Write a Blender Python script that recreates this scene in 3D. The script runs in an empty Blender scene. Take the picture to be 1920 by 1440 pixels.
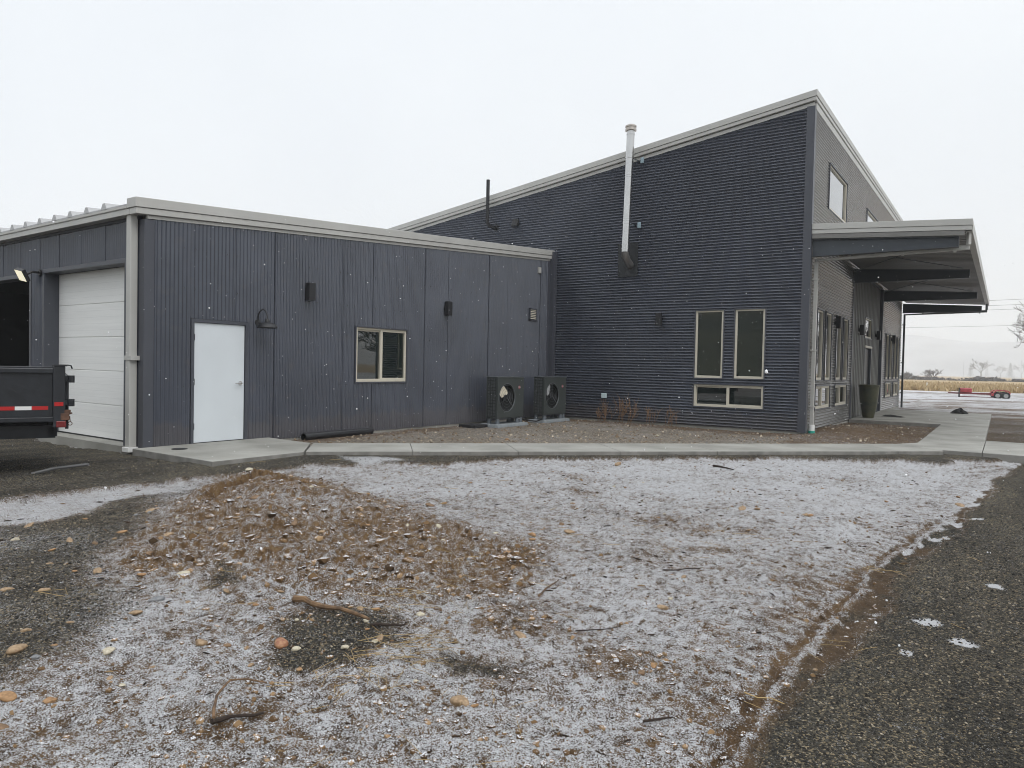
import bpy, math, random
import numpy as np
from mathutils import Vector, Matrix
random.seed(7); RNG = np.random.default_rng(7)
S = bpy.context.scene
COL = S.collection

# ------------------------------------------------------------------ camera
cam_d = bpy.data.cameras.new('camera'); cam = bpy.data.objects.new('camera', cam_d); COL.objects.link(cam)
S.camera = cam
cam_d.sensor_width = 36.0; cam_d.lens = 1328.0/1920.0*36.0
cam_d.clip_start = 0.05; cam_d.clip_end = 5000.0
CZ = 1.386
yaw, pitch, roll = -0.60763501, 0.02482315, 0.0208023
_f = Vector((math.sin(yaw)*math.cos(pitch), math.cos(yaw)*math.cos(pitch), -math.sin(pitch)))
_r = Vector((math.cos(yaw), -math.sin(yaw), 0)); _u = _r.cross(_f)
_r2 = _r*math.cos(roll)+_u*math.sin(roll); _u2 = _u*math.cos(roll)-_r*math.sin(roll)
M = Matrix((( _r2.x,_u2.x,-_f.x,0),(_r2.y,_u2.y,-_f.y,0),(_r2.z,_u2.z,-_f.z,CZ),(0,0,0,1)))
cam.matrix_world = M

# ------------------------------------------------------------------ light
SUN_EL, SUN_AZ = math.radians(48), math.radians(112)     # azimuth clockwise from +Y
world = bpy.data.worlds.new('World'); S.world = world; world.use_nodes = True
nt = world.node_tree; N = nt.nodes; L = nt.links; N.clear()
out = N.new('ShaderNodeOutputWorld'); bg = N.new('ShaderNodeBackground')
sky = N.new('ShaderNodeTexSky'); sky.sky_type = 'NISHITA'; sky.sun_disc = False
sky.sun_elevation = SUN_EL; sky.sun_rotation = SUN_AZ
tc = N.new('ShaderNodeTexCoord')
no = N.new('ShaderNodeTexNoise'); no.inputs['Scale'].default_value = 1.7; no.inputs['Detail'].default_value = 5.0
L.new(tc.outputs['Generated'], no.inputs['Vector'])
ramp = N.new('ShaderNodeValToRGB')                         # the cloud deck itself, nearly uniform
ramp.color_ramp.elements[0].position = 0.3; ramp.color_ramp.elements[0].color = (7.75, 8.15, 8.6, 1)
ramp.color_ramp.elements[1].position = 0.7; ramp.color_ramp.elements[1].color = (8.6, 8.95, 9.25, 1)
L.new(no.outputs['Fac'], ramp.inputs['Fac'])
# an overcast sky grows brighter towards the zenith
sx = N.new('ShaderNodeSeparateXYZ'); L.new(tc.outputs['Generated'], sx.inputs['Vector'])
zr_ = N.new('ShaderNodeValToRGB'); e_ = zr_.color_ramp.elements
e_[0].position = 0.0; e_[0].color = (0.89, 0.89, 0.89, 1); e_[1].position = 1.0; e_[1].color = (2.0, 2.0, 2.02, 1)
q_ = e_.new(0.5); q_.color = (0.97, 0.97, 0.97, 1)
L.new(sx.outputs['Z'], zr_.inputs['Fac'])
ml = N.new('ShaderNodeMix'); ml.data_type = 'RGBA'; ml.blend_type = 'MULTIPLY'; ml.inputs['Factor'].default_value = 1.0
L.new(ramp.outputs['Color'], ml.inputs['A']); L.new(zr_.outputs['Color'], ml.inputs['B'])
mx = N.new('ShaderNodeMix'); mx.data_type = 'RGBA'; mx.inputs['Factor'].default_value = 0.94
L.new(sky.outputs['Color'], mx.inputs['A']); L.new(ml.outputs['Result'], mx.inputs['B'])
L.new(mx.outputs['Result'], bg.inputs['Color']); bg.inputs['Strength'].default_value = 0.1
L.new(bg.outputs['Background'], out.inputs['Surface'])

sun_d = bpy.data.lights.new('sun', 'SUN'); sun = bpy.data.objects.new('sun', sun_d); COL.objects.link(sun)
sun_d.energy = 1.0; sun_d.angle = math.radians(35); sun_d.color = (1.0, 0.97, 0.93)
sd = Vector((math.sin(SUN_AZ)*math.cos(SUN_EL), math.cos(SUN_AZ)*math.cos(SUN_EL), math.sin(SUN_EL)))
sun.rotation_euler = sd.to_track_quat('Z', 'Y').to_euler()
S.view_settings.view_transform = 'Standard'; S.view_settings.look = 'None'
S.view_settings.exposure = 0.27; S.view_settings.gamma = 1.0
try: S.cycles.filter_width = 1.0
except Exception: pass
try: S.cycles.volume_bounces = 2
except Exception: pass
try: S.cycles.max_bounces = 8
except Exception: pass

HAZE = 0.0009
# ------------------------------------------------------------------ helpers
def mat(name, col, rough=0.5, metal=0.0, spec=0.5, var=0.0, vscale=3.0, bump=0.0, bscale=60.0, col2=None, detail=4.0, stretch=None):
    m = bpy.data.materials.new(name); m.use_nodes = True
    t = m.node_tree; b = t.nodes['Principled BSDF']
    b.inputs['Base Color'].default_value = (*col, 1); b.inputs['Roughness'].default_value = rough
    b.inputs['Metallic'].default_value = metal; b.inputs['Specular IOR Level'].default_value = spec
    geo = t.nodes.new('ShaderNodeTexCoord'); vec = geo.outputs['Object']
    if stretch:
        mp = t.nodes.new('ShaderNodeMapping'); mp.inputs['Scale'].default_value = stretch
        t.links.new(vec, mp.inputs['Vector']); vec = mp.outputs['Vector']
    if var or col2:
        n = t.nodes.new('ShaderNodeTexNoise'); n.inputs['Scale'].default_value = vscale; n.inputs['Detail'].default_value = detail
        t.links.new(vec, n.inputs['Vector'])
        r = t.nodes.new('ShaderNodeValToRGB'); e = r.color_ramp.elements
        c2 = col2 if col2 else tuple(min(1, c*(1+var)) for c in col); c1 = col if col2 else tuple(c*(1-var) for c in col)
        e[0].position = 0.33; e[0].color = (*c1, 1); e[1].position = 0.67; e[1].color = (*c2, 1)
        t.links.new(n.outputs['Fac'], r.inputs['Fac']); t.links.new(r.outputs['Color'], b.inputs['Base Color'])
    if bump:
        n2 = t.nodes.new('ShaderNodeTexNoise'); n2.inputs['Scale'].default_value = bscale; n2.inputs['Detail'].default_value = 3
        t.links.new(vec, n2.inputs['Vector'])
        bm = t.nodes.new('ShaderNodeBump'); bm.inputs['Strength'].default_value = bump; bm.inputs['Distance'].default_value = 0.02
        t.links.new(n2.outputs['Fac'], bm.inputs['Height']); t.links.new(bm.outputs['Normal'], b.inputs['Normal'])
    return m

M_SIDE = mat('slate_siding', (0.060, 0.067, 0.087), 0.25, var=0.12, vscale=0.9, spec=0.75)
def splash(m):
    # road dust thrown up along the foot of the sheets
    t = m.node_tree; b = t.nodes['Principled BSDF']; lk = b.inputs['Base Color'].links[0].from_socket
    g = t.nodes.new('ShaderNodeNewGeometry'); sp = t.nodes.new('ShaderNodeSeparateXYZ'); t.links.new(g.outputs['Position'], sp.inputs['Vector'])
    n = t.nodes.new('ShaderNodeTexNoise'); n.inputs['Scale'].default_value = 5; n.inputs['Detail'].default_value = 6; t.links.new(g.outputs['Position'], n.inputs['Vector'])
    a = t.nodes.new('ShaderNodeMath'); a.operation = 'MULTIPLY_ADD'; a.inputs[1].default_value = 0.75; t.links.new(n.outputs['Fac'], a.inputs[0])
    mr = t.nodes.new('ShaderNodeMapRange'); mr.inputs['From Min'].default_value = 0.45; mr.inputs['From Max'].default_value = -0.05; mr.inputs['To Min'].default_value = -0.42; mr.inputs['To Max'].default_value = 0.28
    t.links.new(sp.outputs['Z'], mr.inputs['Value']); t.links.new(mr.outputs['Result'], a.inputs[2])
    c = t.nodes.new('ShaderNodeClamp'); t.links.new(a.outputs[0], c.inputs['Value']); c.inputs['Max'].default_value = 0.22
    x = t.nodes.new('ShaderNodeMix'); x.data_type = 'RGBA'; t.links.new(c.outputs[0], x.inputs['Factor']); t.links.new(lk, x.inputs['A']); x.inputs['B'].default_value = (0.14, 0.11, 0.085, 1)
    t.links.new(x.outputs['Result'], b.inputs['Base Color'])
splash(M_SIDE)
M_ENTRY = mat('entry_siding', (0.125, 0.121, 0.114), 0.22, var=0.10, vscale=0.9, spec=0.75)  # entry walls set paler and warmer than the slate siding
M_TRIM_D = mat('slate_trim', (0.056, 0.060, 0.074), 0.40, var=0.06, vscale=1.5)
M_TRIM = mat('stone_grey_trim', (0.44, 0.435, 0.41), 0.45, var=0.05, vscale=1.2)
M_ROOF = mat('roof_steel', (0.42, 0.42, 0.42), 0.4, var=0.05)
M_SOFF = mat('soffit_steel', (0.17, 0.165, 0.155), 0.45, var=0.08)
M_BEAM = mat('dark_beam_paint', (0.040, 0.048, 0.058), 0.45, var=0.1)
M_ALM = mat('almond_vinyl', (0.56, 0.52, 0.43), 0.4, var=0.04)
M_WDOOR = mat('white_door_paint', (0.62, 0.66, 0.685), 0.45, var=0.03, vscale=1.5)
M_OHD = mat('white_sectional_door', (0.80, 0.805, 0.785), 0.45, var=0.03, bump=0.12, bscale=40, stretch=(0.3, 1, 6))
M_CHROME = mat('brushed_chrome', (0.6, 0.6, 0.6), 0.25, metal=1.0)
M_GALV = mat('stainless_flue', (0.56, 0.555, 0.545), 0.18, metal=1.0, var=0.05, vscale=4)
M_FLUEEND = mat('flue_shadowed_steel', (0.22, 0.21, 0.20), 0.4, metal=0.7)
M_BLACK = mat('black_powder_coat', (0.012, 0.012, 0.014), 0.5)
M_BLACKM = mat('matt_black_plastic', (0.015, 0.015, 0.016), 0.65)
M_PIPE = mat('black_plastic_pipe', (0.012, 0.012, 0.014), 0.35)
M_CONC = mat('concrete', (0.215, 0.21, 0.185), 0.75, var=0.0, col2=(0.33, 0.322, 0.29), vscale=1.3, bump=0.15, bscale=120, detail=8)
M_CONCD = mat('concrete_side', (0.17, 0.165, 0.15), 0.9, col2=(0.26, 0.25, 0.23), vscale=5, bump=0.3, bscale=60)
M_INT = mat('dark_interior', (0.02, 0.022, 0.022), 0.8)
M_WOOD = mat('brown_board', (0.16, 0.095, 0.055), 0.75, var=0.25, vscale=4, stretch=(1, 1, 8))
M_UNIT = mat('heat_pump_grey', (0.045, 0.052, 0.05), 0.5, var=0.08)
M_UNITL = mat('heat_pump_top', (0.075, 0.085, 0.085), 0.42)
M_COIL = mat('condenser_coil', (0.10, 0.11, 0.11), 0.45, metal=0.4, var=0.3, vscale=20)
M_PAD = mat('grey_plastic_pad', (0.22, 0.24, 0.25), 0.7, var=0.12, vscale=8)
M_FOOT = mat('riser_plastic', (0.10, 0.115, 0.13), 0.6)
M_PAPER = mat('cream_paper', (0.72, 0.66, 0.52), 0.8, var=0.05, vscale=10)
M_LOGO = mat('logo_red', (0.30, 0.012, 0.03), 0.4)
M_LOGOW = mat('logo_light', (0.6, 0.58, 0.56), 0.4)
M_WHITEP = mat('white_plastic', (0.75, 0.75, 0.73), 0.5)
M_GREENP = mat('green_plastic', (0.03, 0.33, 0.25), 0.5)
M_BLUEST = mat('pale_blue_bracket', (0.30, 0.40, 0.45), 0.4)
M_TRL = mat('trailer_black_paint', (0.012, 0.014, 0.018), 0.42, var=0.35, vscale=5, bump=0.1, bscale=12)
M_RED = mat('red_reflector', (0.42, 0.012, 0.012), 0.35)
M_WHT = mat('white_reflector', (0.72, 0.72, 0.70), 0.35)
M_RUST = mat('rusty_steel', (0.10, 0.05, 0.03), 0.8, var=0.4, vscale=12)
M_TYRE = mat('tyre_rubber', (0.015, 0.015, 0.015), 0.85)
M_RIM = mat('grey_rim', (0.28, 0.28, 0.27), 0.5)
M_REDP = mat('faded_red_paint', (0.34, 0.035, 0.045), 0.5, var=0.2, vscale=5)
M_POT = mat('glazed_clay', (0.030, 0.036, 0.026), 0.35, col2=(0.085, 0.082, 0.042), vscale=3.0, bump=0.1, bscale=12)
M_HEAP = mat('dark_soil_heap', (0.012, 0.011, 0.010), 0.9, bump=0.6, bscale=25)
M_BARK = mat('pale_bark', (0.11, 0.092, 0.078), 0.9, var=0.3, vscale=6)
M_TWIG = mat('twig', (0.085, 0.070, 0.062), 0.9)
M_STICK = mat('peeled_stick', (0.055, 0.032, 0.018), 0.85, col2=(0.21, 0.125, 0.062), vscale=16, bump=0.4, bscale=60)
M_BARKD = mat('wet_bark', (0.028, 0.018, 0.012), 0.9, bump=0.5, bscale=40)
M_STRAW = mat('straw', (0.38, 0.27, 0.12), 0.8, var=0.25, vscale=1.5)
M_WEED = mat('dry_weed', (0.19, 0.11, 0.06), 0.9)
M_PINE = mat('pine_needles', (0.022, 0.035, 0.024), 0.9)
M_POLE = mat('weathered_pole', (0.09, 0.08, 0.07), 0.9)
M_WIRE = mat('wire', (0.06, 0.06, 0.065), 0.6)
M_SNOWF = mat('snowflake', (0.9, 0.9, 0.92), 0.9)

def glass_mat(name, tint=(0.007, 0.012, 0.011)):
    m = mat(name, tint, 0.015, spec=0.55)
    t = m.node_tree; b = t.nodes['Principled BSDF']; b.inputs['IOR'].default_value = 1.52; b.inputs['Coat Weight'].default_value = 1.0; b.inputs['Coat Roughness'].default_value = 0.01
    g = t.nodes.new('ShaderNodeTexCoord'); n = t.nodes.new('ShaderNodeTexNoise'); n.inputs['Scale'].default_value = 2.2; n.inputs['Detail'].default_value = 1
    t.links.new(g.outputs['Object'], n.inputs['Vector'])
    bm = t.nodes.new('ShaderNodeBump'); bm.inputs['Strength'].default_value = 0.025; bm.inputs['Distance'].default_value = 0.02
    t.links.new(n.outputs['Fac'], bm.inputs['Height']); t.links.new(bm.outputs['Normal'], b.inputs['Normal'])
    return m
M_GLASS = glass_mat('window_glass')
M_LAMPF = bpy.data.materials.new('flood_lens'); M_LAMPF.use_nodes = True
_b = M_LAMPF.node_tree.nodes['Principled BSDF']; _b.inputs['Base Color'].default_value = (0.8, 0.76, 0.6, 1)
_b.inputs['Emission Color'].default_value = (1.0, 0.93, 0.68, 1); _b.inputs['Emission Strength'].default_value = 0.55

class MB:
    """collects shapes, then links them as ONE mesh object"""
    def __init__(s): s.v = []; s.f = []; s.n = 0
    def add(s, vs, fs):
        o = len(s.v); s.v.extend([tuple(p) for p in vs]); s.f.extend([tuple(i+o for i in f) for f in fs])
    def box(s, a, b):
        x0, x1 = sorted((a[0], b[0])); y0, y1 = sorted((a[1], b[1])); z0, z1 = sorted((a[2], b[2]))
        s.add([(x0,y0,z0),(x1,y0,z0),(x1,y1,z0),(x0,y1,z0),(x0,y0,z1),(x1,y0,z1),(x1,y1,z1),(x0,y1,z1)],
              [(0,3,2,1),(4,5,6,7),(0,1,5,4),(1,2,6,5),(2,3,7,6),(3,0,4,7)])
    def hexa(s, p):
        s.add(p, [(0,3,2,1),(4,5,6,7),(0,1,5,4),(1,2,6,5),(2,3,7,6),(3,0,4,7)])
    def tube(s, pts, r, n=8, cap=True):
        pts = [Vector(p) for p in pts]; rr = r if isinstance(r, (list, tuple)) else [r]*len(pts)
        o = len(s.v); prev = None
        for i, p in enumerate(pts):
            d = (pts[min(i+1, len(pts)-1)]-pts[max(i-1, 0)]).normalized()
            a = Vector((0,0,1)) if abs(d.z) < 0.9 else Vector((1,0,0))
            if prev is None: e1 = d.cross(a).normalized()
            else:
                e1 = prev - d*prev.dot(d)
                e1 = e1.normalized() if e1.length > 1e-6 else d.cross(a).normalized()
            prev = e1; e2 = d.cross(e1)
            for k in range(n):
                t = 2*math.pi*k/n; s.v.append(tuple(p + (e1*math.cos(t)+e2*math.sin(t))*rr[i]))
        for i in range(len(pts)-1):
            for k in range(n):
                s.f.append((o+i*n+k, o+i*n+(k+1)%n, o+(i+1)*n+(k+1)%n, o+(i+1)*n+k))
        if cap:
            s.f.append(tuple(o+k for k in range(n-1, -1, -1))); s.f.append(tuple(o+(len(pts)-1)*n+k for k in range(n)))
    def lathe(s, prof, c=(0,0,0), n=24, capb=True, capt=True):
        o = len(s.v)
        for r, z in prof:
            for k in range(n):
                t = 2*math.pi*k/n; s.v.append((c[0]+r*math.cos(t), c[1]+r*math.sin(t), c[2]+z))
        for i in range(len(prof)-1):
            for k in range(n):
                s.f.append((o+i*n+k, o+i*n+(k+1)%n, o+(i+1)*n+(k+1)%n, o+(i+1)*n+k))
        if capb: s.f.append(tuple(o+k for k in range(n-1, -1, -1)))
        if capt: s.f.append(tuple(o+(len(prof)-1)*n+k for k in range(n)))
    def prism(s, poly, a, b, fn):
        """poly (2D) swept from a to b through fn(u, v, w) -> xyz"""
        n = len(poly); o = len(s.v)
        for w in (a, b):
            for u, v in poly: s.v.append(tuple(fn(u, v, w)))
        for k in range(n): s.f.append((o+k, o+(k+1)%n, o+n+(k+1)%n, o+n+k))
        s.f.append(tuple(o+k for k in range(n-1, -1, -1))); s.f.append(tuple(o+n+k for k in range(n)))
    def build(s, name, m, parent=None, smooth=False, bevel=0.0, local=False):
        off = Vector((0,0,0))
        if parent is not None and not local:
            p = parent
            while p is not None: off += p.location; p = p.parent
        me = bpy.data.meshes.new(name)
        me.from_pydata([(x-off.x, y-off.y, z-off.z) for x, y, z in s.v], [], s.f); me.materials.append(m)
        if smooth:
            me.polygons.foreach_set('use_smooth', [True]*len(me.polygons))
            try: me.set_sharp_from_angle(angle=math.radians(40))
            except Exception: pass
        me.update()
        import bmesh
        bm = bmesh.new(); bm.from_mesh(me); bmesh.ops.recalc_face_normals(bm, faces=bm.faces); bm.to_mesh(me); bm.free()
        o = bpy.data.objects.new(name, me); COL.objects.link(o)
        if parent is not None: o.parent = parent
        if bevel:
            bv = o.modifiers.new('bevel', 'BEVEL'); bv.width = bevel; bv.segments = 2; bv.limit_method = 'ANGLE'
        return o

def tag(o, label=None, cat=None, group=None, kind=None):
    if label: o['label'] = label
    if cat: o['category'] = cat
    if group: o['group'] = group
    if kind: o['kind'] = kind
    return o
def thing(name, label, cat, loc=(0,0,0), rz=0.0, group=None):
    o = bpy.data.objects.new(name, None); COL.objects.link(o); o.location = loc; o.rotation_euler = (0,0,rz)
    o.empty_display_size = 0.2
    return tag(o, label, cat, group)
def copy_tree(o, parent=None):
    c = o.copy(); COL.objects.link(c)
    if parent is not None: c.parent = parent
    for ch in list(o.children): copy_tree(ch, c)
    return c
def np_mesh(name, V, F, m, attrs=None, smooth=False):
    """V (n,3), F (k,3|4) numpy"""
    me = bpy.data.meshes.new(name); n = len(V); k, q = F.shape
    me.vertices.add(n); me.vertices.foreach_set('co', V.astype(np.float32).ravel())
    me.loops.add(k*q); me.loops.foreach_set('vertex_index', F.astype(np.int32).ravel())
    me.polygons.add(k); me.polygons.foreach_set('loop_start', (np.arange(k)*q).astype(np.int32))
    try: me.polygons.foreach_set('loop_total', np.full(k, q, np.int32))
    except Exception: pass
    me.polygons.foreach_set('use_smooth', np.full(k, smooth))
    me.update(calc_edges=True); me.validate()
    for an, av in (attrs or {}).items():
        a = me.attributes.new(an, 'FLOAT', 'POINT'); a.data.foreach_set('value', av.astype(np.float32))
    me.materials.append(m)
    o = bpy.data.objects.new(name, me); COL.objects.link(o); return o

# ------------------------------------------------------------------ terrain functions
def _h(ix, iy, s):
    n = (ix.astype(np.int64)*374761393 + iy.astype(np.int64)*668265263 + s*144269504) & 0xffffffff
    n = ((n ^ (n >> 13))*1274126177) & 0xffffffff; n = (n ^ (n >> 16)) & 0xffff
    return n/65535.0
def vn(x, y, s=0):
    ix = np.floor(x); iy = np.floor(y); fx = x-ix; fy = y-iy
    fx = fx*fx*(3-2*fx); fy = fy*fy*(3-2*fy)
    a = _h(ix, iy, s); b = _h(ix+1, iy, s); c = _h(ix, iy+1, s); d = _h(ix+1, iy+1, s)
    return (a*(1-fx)+b*fx)*(1-fy)+(c*(1-fx)+d*fx)*fy - 0.5
def fbm(x, y, s=0, o=3):
    r = 0; a = 1.0
    for i in range(o): r = r+a*vn(x*2**i, y*2**i, s+i*17); a *= 0.5
    return r
def sst(a, b, x): t = np.clip((x-a)/(b-a), 0, 1); return t*t*(3-2*t)
def sdf(poly, x, y):
    """signed distance to polygon, positive inside"""
    d = np.full(x.shape, 1e9); ins = np.zeros(x.shape, bool); n = len(poly)
    for i in range(n):
        x0, y0 = poly[i]; x1, y1 = poly[(i+1) % n]; ex, ey = x1-x0, y1-y0
        t = np.clip(((x-x0)*ex+(y-y0)*ey)/(ex*ex+ey*ey+1e-12), 0, 1)
        d = np.minimum(d, (x-x0-t*ex)**2+(y-y0-t*ey)**2)
        c = ((y0 > y) != (y1 > y)); xi = x0+(y-y0)*ex/(ey if abs(ey) > 1e-12 else 1e-12)
        ins ^= c & (x < xi)
    d = np.sqrt(d); return np.where(ins, d, -d)

SNOW_EDGE = [(-0.95,-25),(-0.9,0),(-0.83,2.49),(-0.81,2.87),(-0.77,3.37),(-0.78,3.96),(-0.81,4.69),(-0.72,5.66),(-0.63,7.32),(-0.42,8.71),(-0.2,11.64),(0.02,13.95),(0.27,15.85)]
GRAV_EDGE = [(-0.85,-25),(-0.8,0),(-0.76,2.53),(-0.76,2.9),(-0.71,3.62),(-0.52,4.27),(-0.54,5.64),(-0.45,6.76),(-0.3,8.9),(-0.12,11.97),(0.1,14.26),(0.31,15.88)]
DRIVE = GRAV_EDGE+[(40,17),(40,-25)]
MUDZ = SNOW_EDGE+[(40,17),(40,-25)]
LEFTG = [(-7.98,4.87),(-6.98,3.85),(-6.14,3.11),(-5.72,2.57),(-5.29,2.3),(-4.57,2.24),(-4.1,2.01),(-3.75,1.75),(-3.65,1.46),(-3.67,1.2),(-3.6,0.2),(-3.0,-4),(-14,-8),(-11.0,1.0),(-8.15,2.0),(-7.36,2.57),(-7.5,3.57)]
STRIPE = [(-30,-4),(-9.15,2.25),(-8.56,2.99),(-8.6,3.8),(-8.4,5.12),(-7.93,4.86),(-7.63,3.64),(-7.47,2.61),(-8.02,1.97),(-11,0.6),(-30,-6)]
APRON = [(-40,-4),(-30,-4),(-9.15,2.25),(-8.56,2.99),(-8.6,3.8),(-8.4,5.12),(-8.16,5.82),(-8.18,6.53),(-8.01,6.97),(-7.15,7.65),(-7.0,8.08),(-6.62,8.8),(-6.12,9.6),(-4.22,11.62),(-2.75,12.9),(-.85,14.2),(0.23,15.5),(0.4,19),(-3.9,19),(-11,18),(-11,5.6),(-40,5.6)]
BED = [(-11.2,8.0),(-9.75,8.0),(-1.4,16.3),(-1.4,23.6),(-4.0,23.6),(-4.0,18.2),(-11.2,18.2)]
MOUND = [(-8.3,5.6),(-7.7,6.0),(-6.9,5.95),(-4.0,5.4),(-3.1,5.1),(-2.75,4.1),(-3.1,3.12),(-4.11,2.62),(-4.54,2.36),(-5.6,2.55),(-6.9,3.9)]
PATCHES = [[(-3.32,2.66),(-3.23,2.9),(-2.88,2.91),(-2.65,2.66),(-2.71,2.44),(-2.93,2.35)],[(-2.5,2.75),(-2.1,2.85),(-2.05,2.68),(-2.38,2.55)],[(-4.59,2.81),(-4.29,2.82),(-3.98,2.73),(-4.11,2.55)]]
WALKPATCH = [(-8.3,7.3),(-7.6,8.0),(-7.2,7.75),(-7.7,7.0)]
DIRTSPOTS = [(-2.53,6.85,.45),(-2.0,6.9,.4),(-3.99,7.71,.4),(-3.35,7.81,.35),(-2.7,10.48,.6),(-1.74,11.02,.7),(-1.49,3.34,.22),(-1.64,3.11,.2),(-1.27,5.48,.25),(-1.21,4.66,.28),(-1.41,4.15,.22),(-2.2,5.6,.3),(-5.2,8.6,.5),(-4.2,11.4,.6),(-1.9,2.6,.25),(-2.6,1.8,.2),(-1.15,8.2,.4),(-0.95,9.8,.5),(-3.1,4.6,.35)]

def zones(x, y):
    near = np.hypot(x, y) < 70
    wx = x+0.42*fbm(x*1.3, y*1.3, 3, 4)+0.05*fbm(x*9, y*9, 5, 2); wy = y+0.42*fbm(x*1.3+9, y*1.3, 4, 4)+0.05*fbm(x*9, y*9+4, 6, 2)
    Z = {}
    e = 0.05
    mk = lambda p, a=-e, b=e: np.where(near, sst(a, b, sdf(p, wx, wy)), 0.0)
    wx2 = x+0.20*fbm(x*1.6, y*1.1, 3, 4)+0.05*fbm(x*16, y*9, 5, 2)
    Z['drive'] = np.where(near, sst(-0.06, 0.06, sdf(DRIVE, wx2, y)), 0)
    Z['dmud'] = np.where(near, sdf(MUDZ, wx2, y), -9)
    Z['leftg'] = mk(LEFTG, -0.22, 0.22); Z['stripe'] = mk(STRIPE, -0.1, 0.05); Z['apron'] = mk(APRON)
    Z['bed'] = np.where(near, sst(-.04, .04, sdf(BED, x, y)), 0)
    Z['mound'] = np.where(near, sst(-0.25, 0.35, sdf(MOUND, wx, wy)), 0)
    p = np.zeros_like(x)
    for q in PATCHES: p = np.maximum(p, mk(q, -0.08, 0.12))
    Z['patch'] = p; Z['wpatch'] = mk(WALKPATCH, -0.15, 0.2)
    d = np.zeros_like(x)
    for cx, cy, r in DIRTSPOTS:
        rr = np.hypot((wx-cx)*.8, (wy-cy)*1.25); d = np.maximum(d, np.clip(1.2-rr/r, 0, 1)*.75)
    q = fbm(x*1.15+3, y*1.15, 121, 4)+.5*fbm(x*4, y*4, 123, 3)
    Z['dirt'] = np.where(near, np.maximum(d*sst(-.35, .35, q+.5*fbm(x*7, y*7, 125, 2)+.15), sst(.34, .80, q)*.85), 0)
    return Z

def relief(x, y):
    """crumbly lumps a few centimetres across"""
    a = fbm(x*19, y*19, 201, 2); b = fbm(x*44, y*44, 203, 2)
    return 0.016*(0.35-np.abs(a))*1.3+0.010*(0.3-np.abs(b))+0.006*fbm(x*90, y*90, 205, 1)
def ground_h(x, y, Z=None, fine=True):
    if Z is None: Z = zones(x, y)
    R = np.hypot(x, y)
    h = np.full(x.shape, -0.17) + 0.03*fbm(x*0.35, y*0.35, 11, 2)*sst(90, 20, R)
    h += 0.065*np.maximum(Z['apron'], Z['bed']); h += 0.042*sst(-2.3, -0.7, (y-x-16.03)*.7071)*sst(0.2, -0.3, (y-x-16.03)*.7071-1.22)*np.where((x > -9.5) & (x < 0.3), 1, 0)
    h = np.where((y > 17) & (x > -4.2), np.minimum(h+0.05, -0.10), h) if fine else h
    h = h + Z['drive']*0.012+Z['bed']*0.13*np.exp(-((x+3.3)/.7)**2-((y-19.8)/1.7)**2)
    m = Z['mound']
    g = lambda cx, cy, sx, sy, a: a*np.exp(-(((x-cx)*.8-(y-cy)*.6)/sx)**2-(((x-cx)*.6+(y-cy)*.8)/sy)**2)
    mh = g(-5.1, 3.9, 2.1, 1.15, 0.16)+g(-6.6, 4.8, 0.95, 0.5, 0.17)+g(-5.75, 5.15, .55, .35, .11)+g(-5.6, 3.9, .6, .4, .07)+g(-4.3, 4.5, .6, .4, .06)
    h += mh
    if fine:
        rough = 0.55+1.0*m+0.5*Z['dirt']; rough = rough*(1-0.75*np.maximum(np.maximum(Z['drive'], Z['apron']), 0.8*Z['leftg']))
        nearf = sst(30, 12, R)
        h += nearf*rough*(0.055*fbm(x*3.1, y*3.1, 21, 3)+0.030*fbm(x*13, y*13, 23, 2)+0.016*np.abs(fbm(x*34, y*34, 29, 2)))
        fr_ = relief(x, y)*(1-0.55*np.maximum(Z['drive'], Z['apron']))
        h += nearf*fr_*(0.85+.5*m)
        dm = Z['dmud']
        rut = np.exp(-((dm+0.10)/0.035)**2)+0.8*np.exp(-((dm-0.05)/0.03)**2)
        h -= np.where(y < 9, 1, 0)*0.022*rut
        h -= 0.014*np.clip(1-np.abs(dm-0.12)/0.14, 0, 1)
        # a broken crust edge on the mound crest
        s_ = -(x+6.75)-.12*(y-4.8)+.14*fbm(x*3.5, y*3.5, 41, 3)
        h += 0.09*sst(0.0, 0.035, s_)*sst(.75, .25, s_)*sst(4.0, 4.3, y)*sst(5.7, 5.2, y)
    h += sst(150, 900, R)*0.3
    return h

# ------------------------------------------------------------------ ground sheet
az = np.concatenate([np.radians(np.arange(-88, 16, 0.075)), np.radians(np.arange(16, 272, 4.0))])
rad = [0.9]
while rad[-1] < 13: rad.append(rad[-1]*1.0040)
while rad[-1] < 30: rad.append(rad[-1]*1.009)
while rad[-1] < 90: rad.append(rad[-1]*1.014)
while rad[-1] < 1650: rad.append(rad[-1]*1.05)
rad = np.array(rad); na, nr = len(az), len(rad)
RR, AA = np.meshgrid(rad, az, indexing='ij'); X = (RR*np.sin(AA)).ravel(); Y = (RR*np.cos(AA)).ravel()
Zn = zones(X, Y); H = ground_h(X, Y, Zn)
REL = relief(X, Y); R = np.hypot(X, Y)
beyond = sst(28.5, 31.5, Y+0.02*X+1.2*fbm(X*.4, Y*.4, 51, 2))*(R > 25)
field = sst(79.5, 81.0, Y+0.6*fbm(X*.3, Y*.3, 53, 2))
soilE = np.where((Y > 17.9) & (Y < 33) & (X > -0.4), 1.0, 0.0)*(1-beyond)
lowf = fbm(X*0.9, Y*0.9, 61, 3)
midf = fbm(X*5.5, Y*5.5, 127, 3); cover = 0.43+0.13*lowf+0.12*midf+0.16*sst(5, 11, Y)
cover = cover*(1-0.36*Zn['mound']*(0.6+1.2*np.clip(0.5+fbm(X*1.1, Y*1.1, 67, 3), 0, 1))) - 0.30*Zn['dirt']
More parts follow.
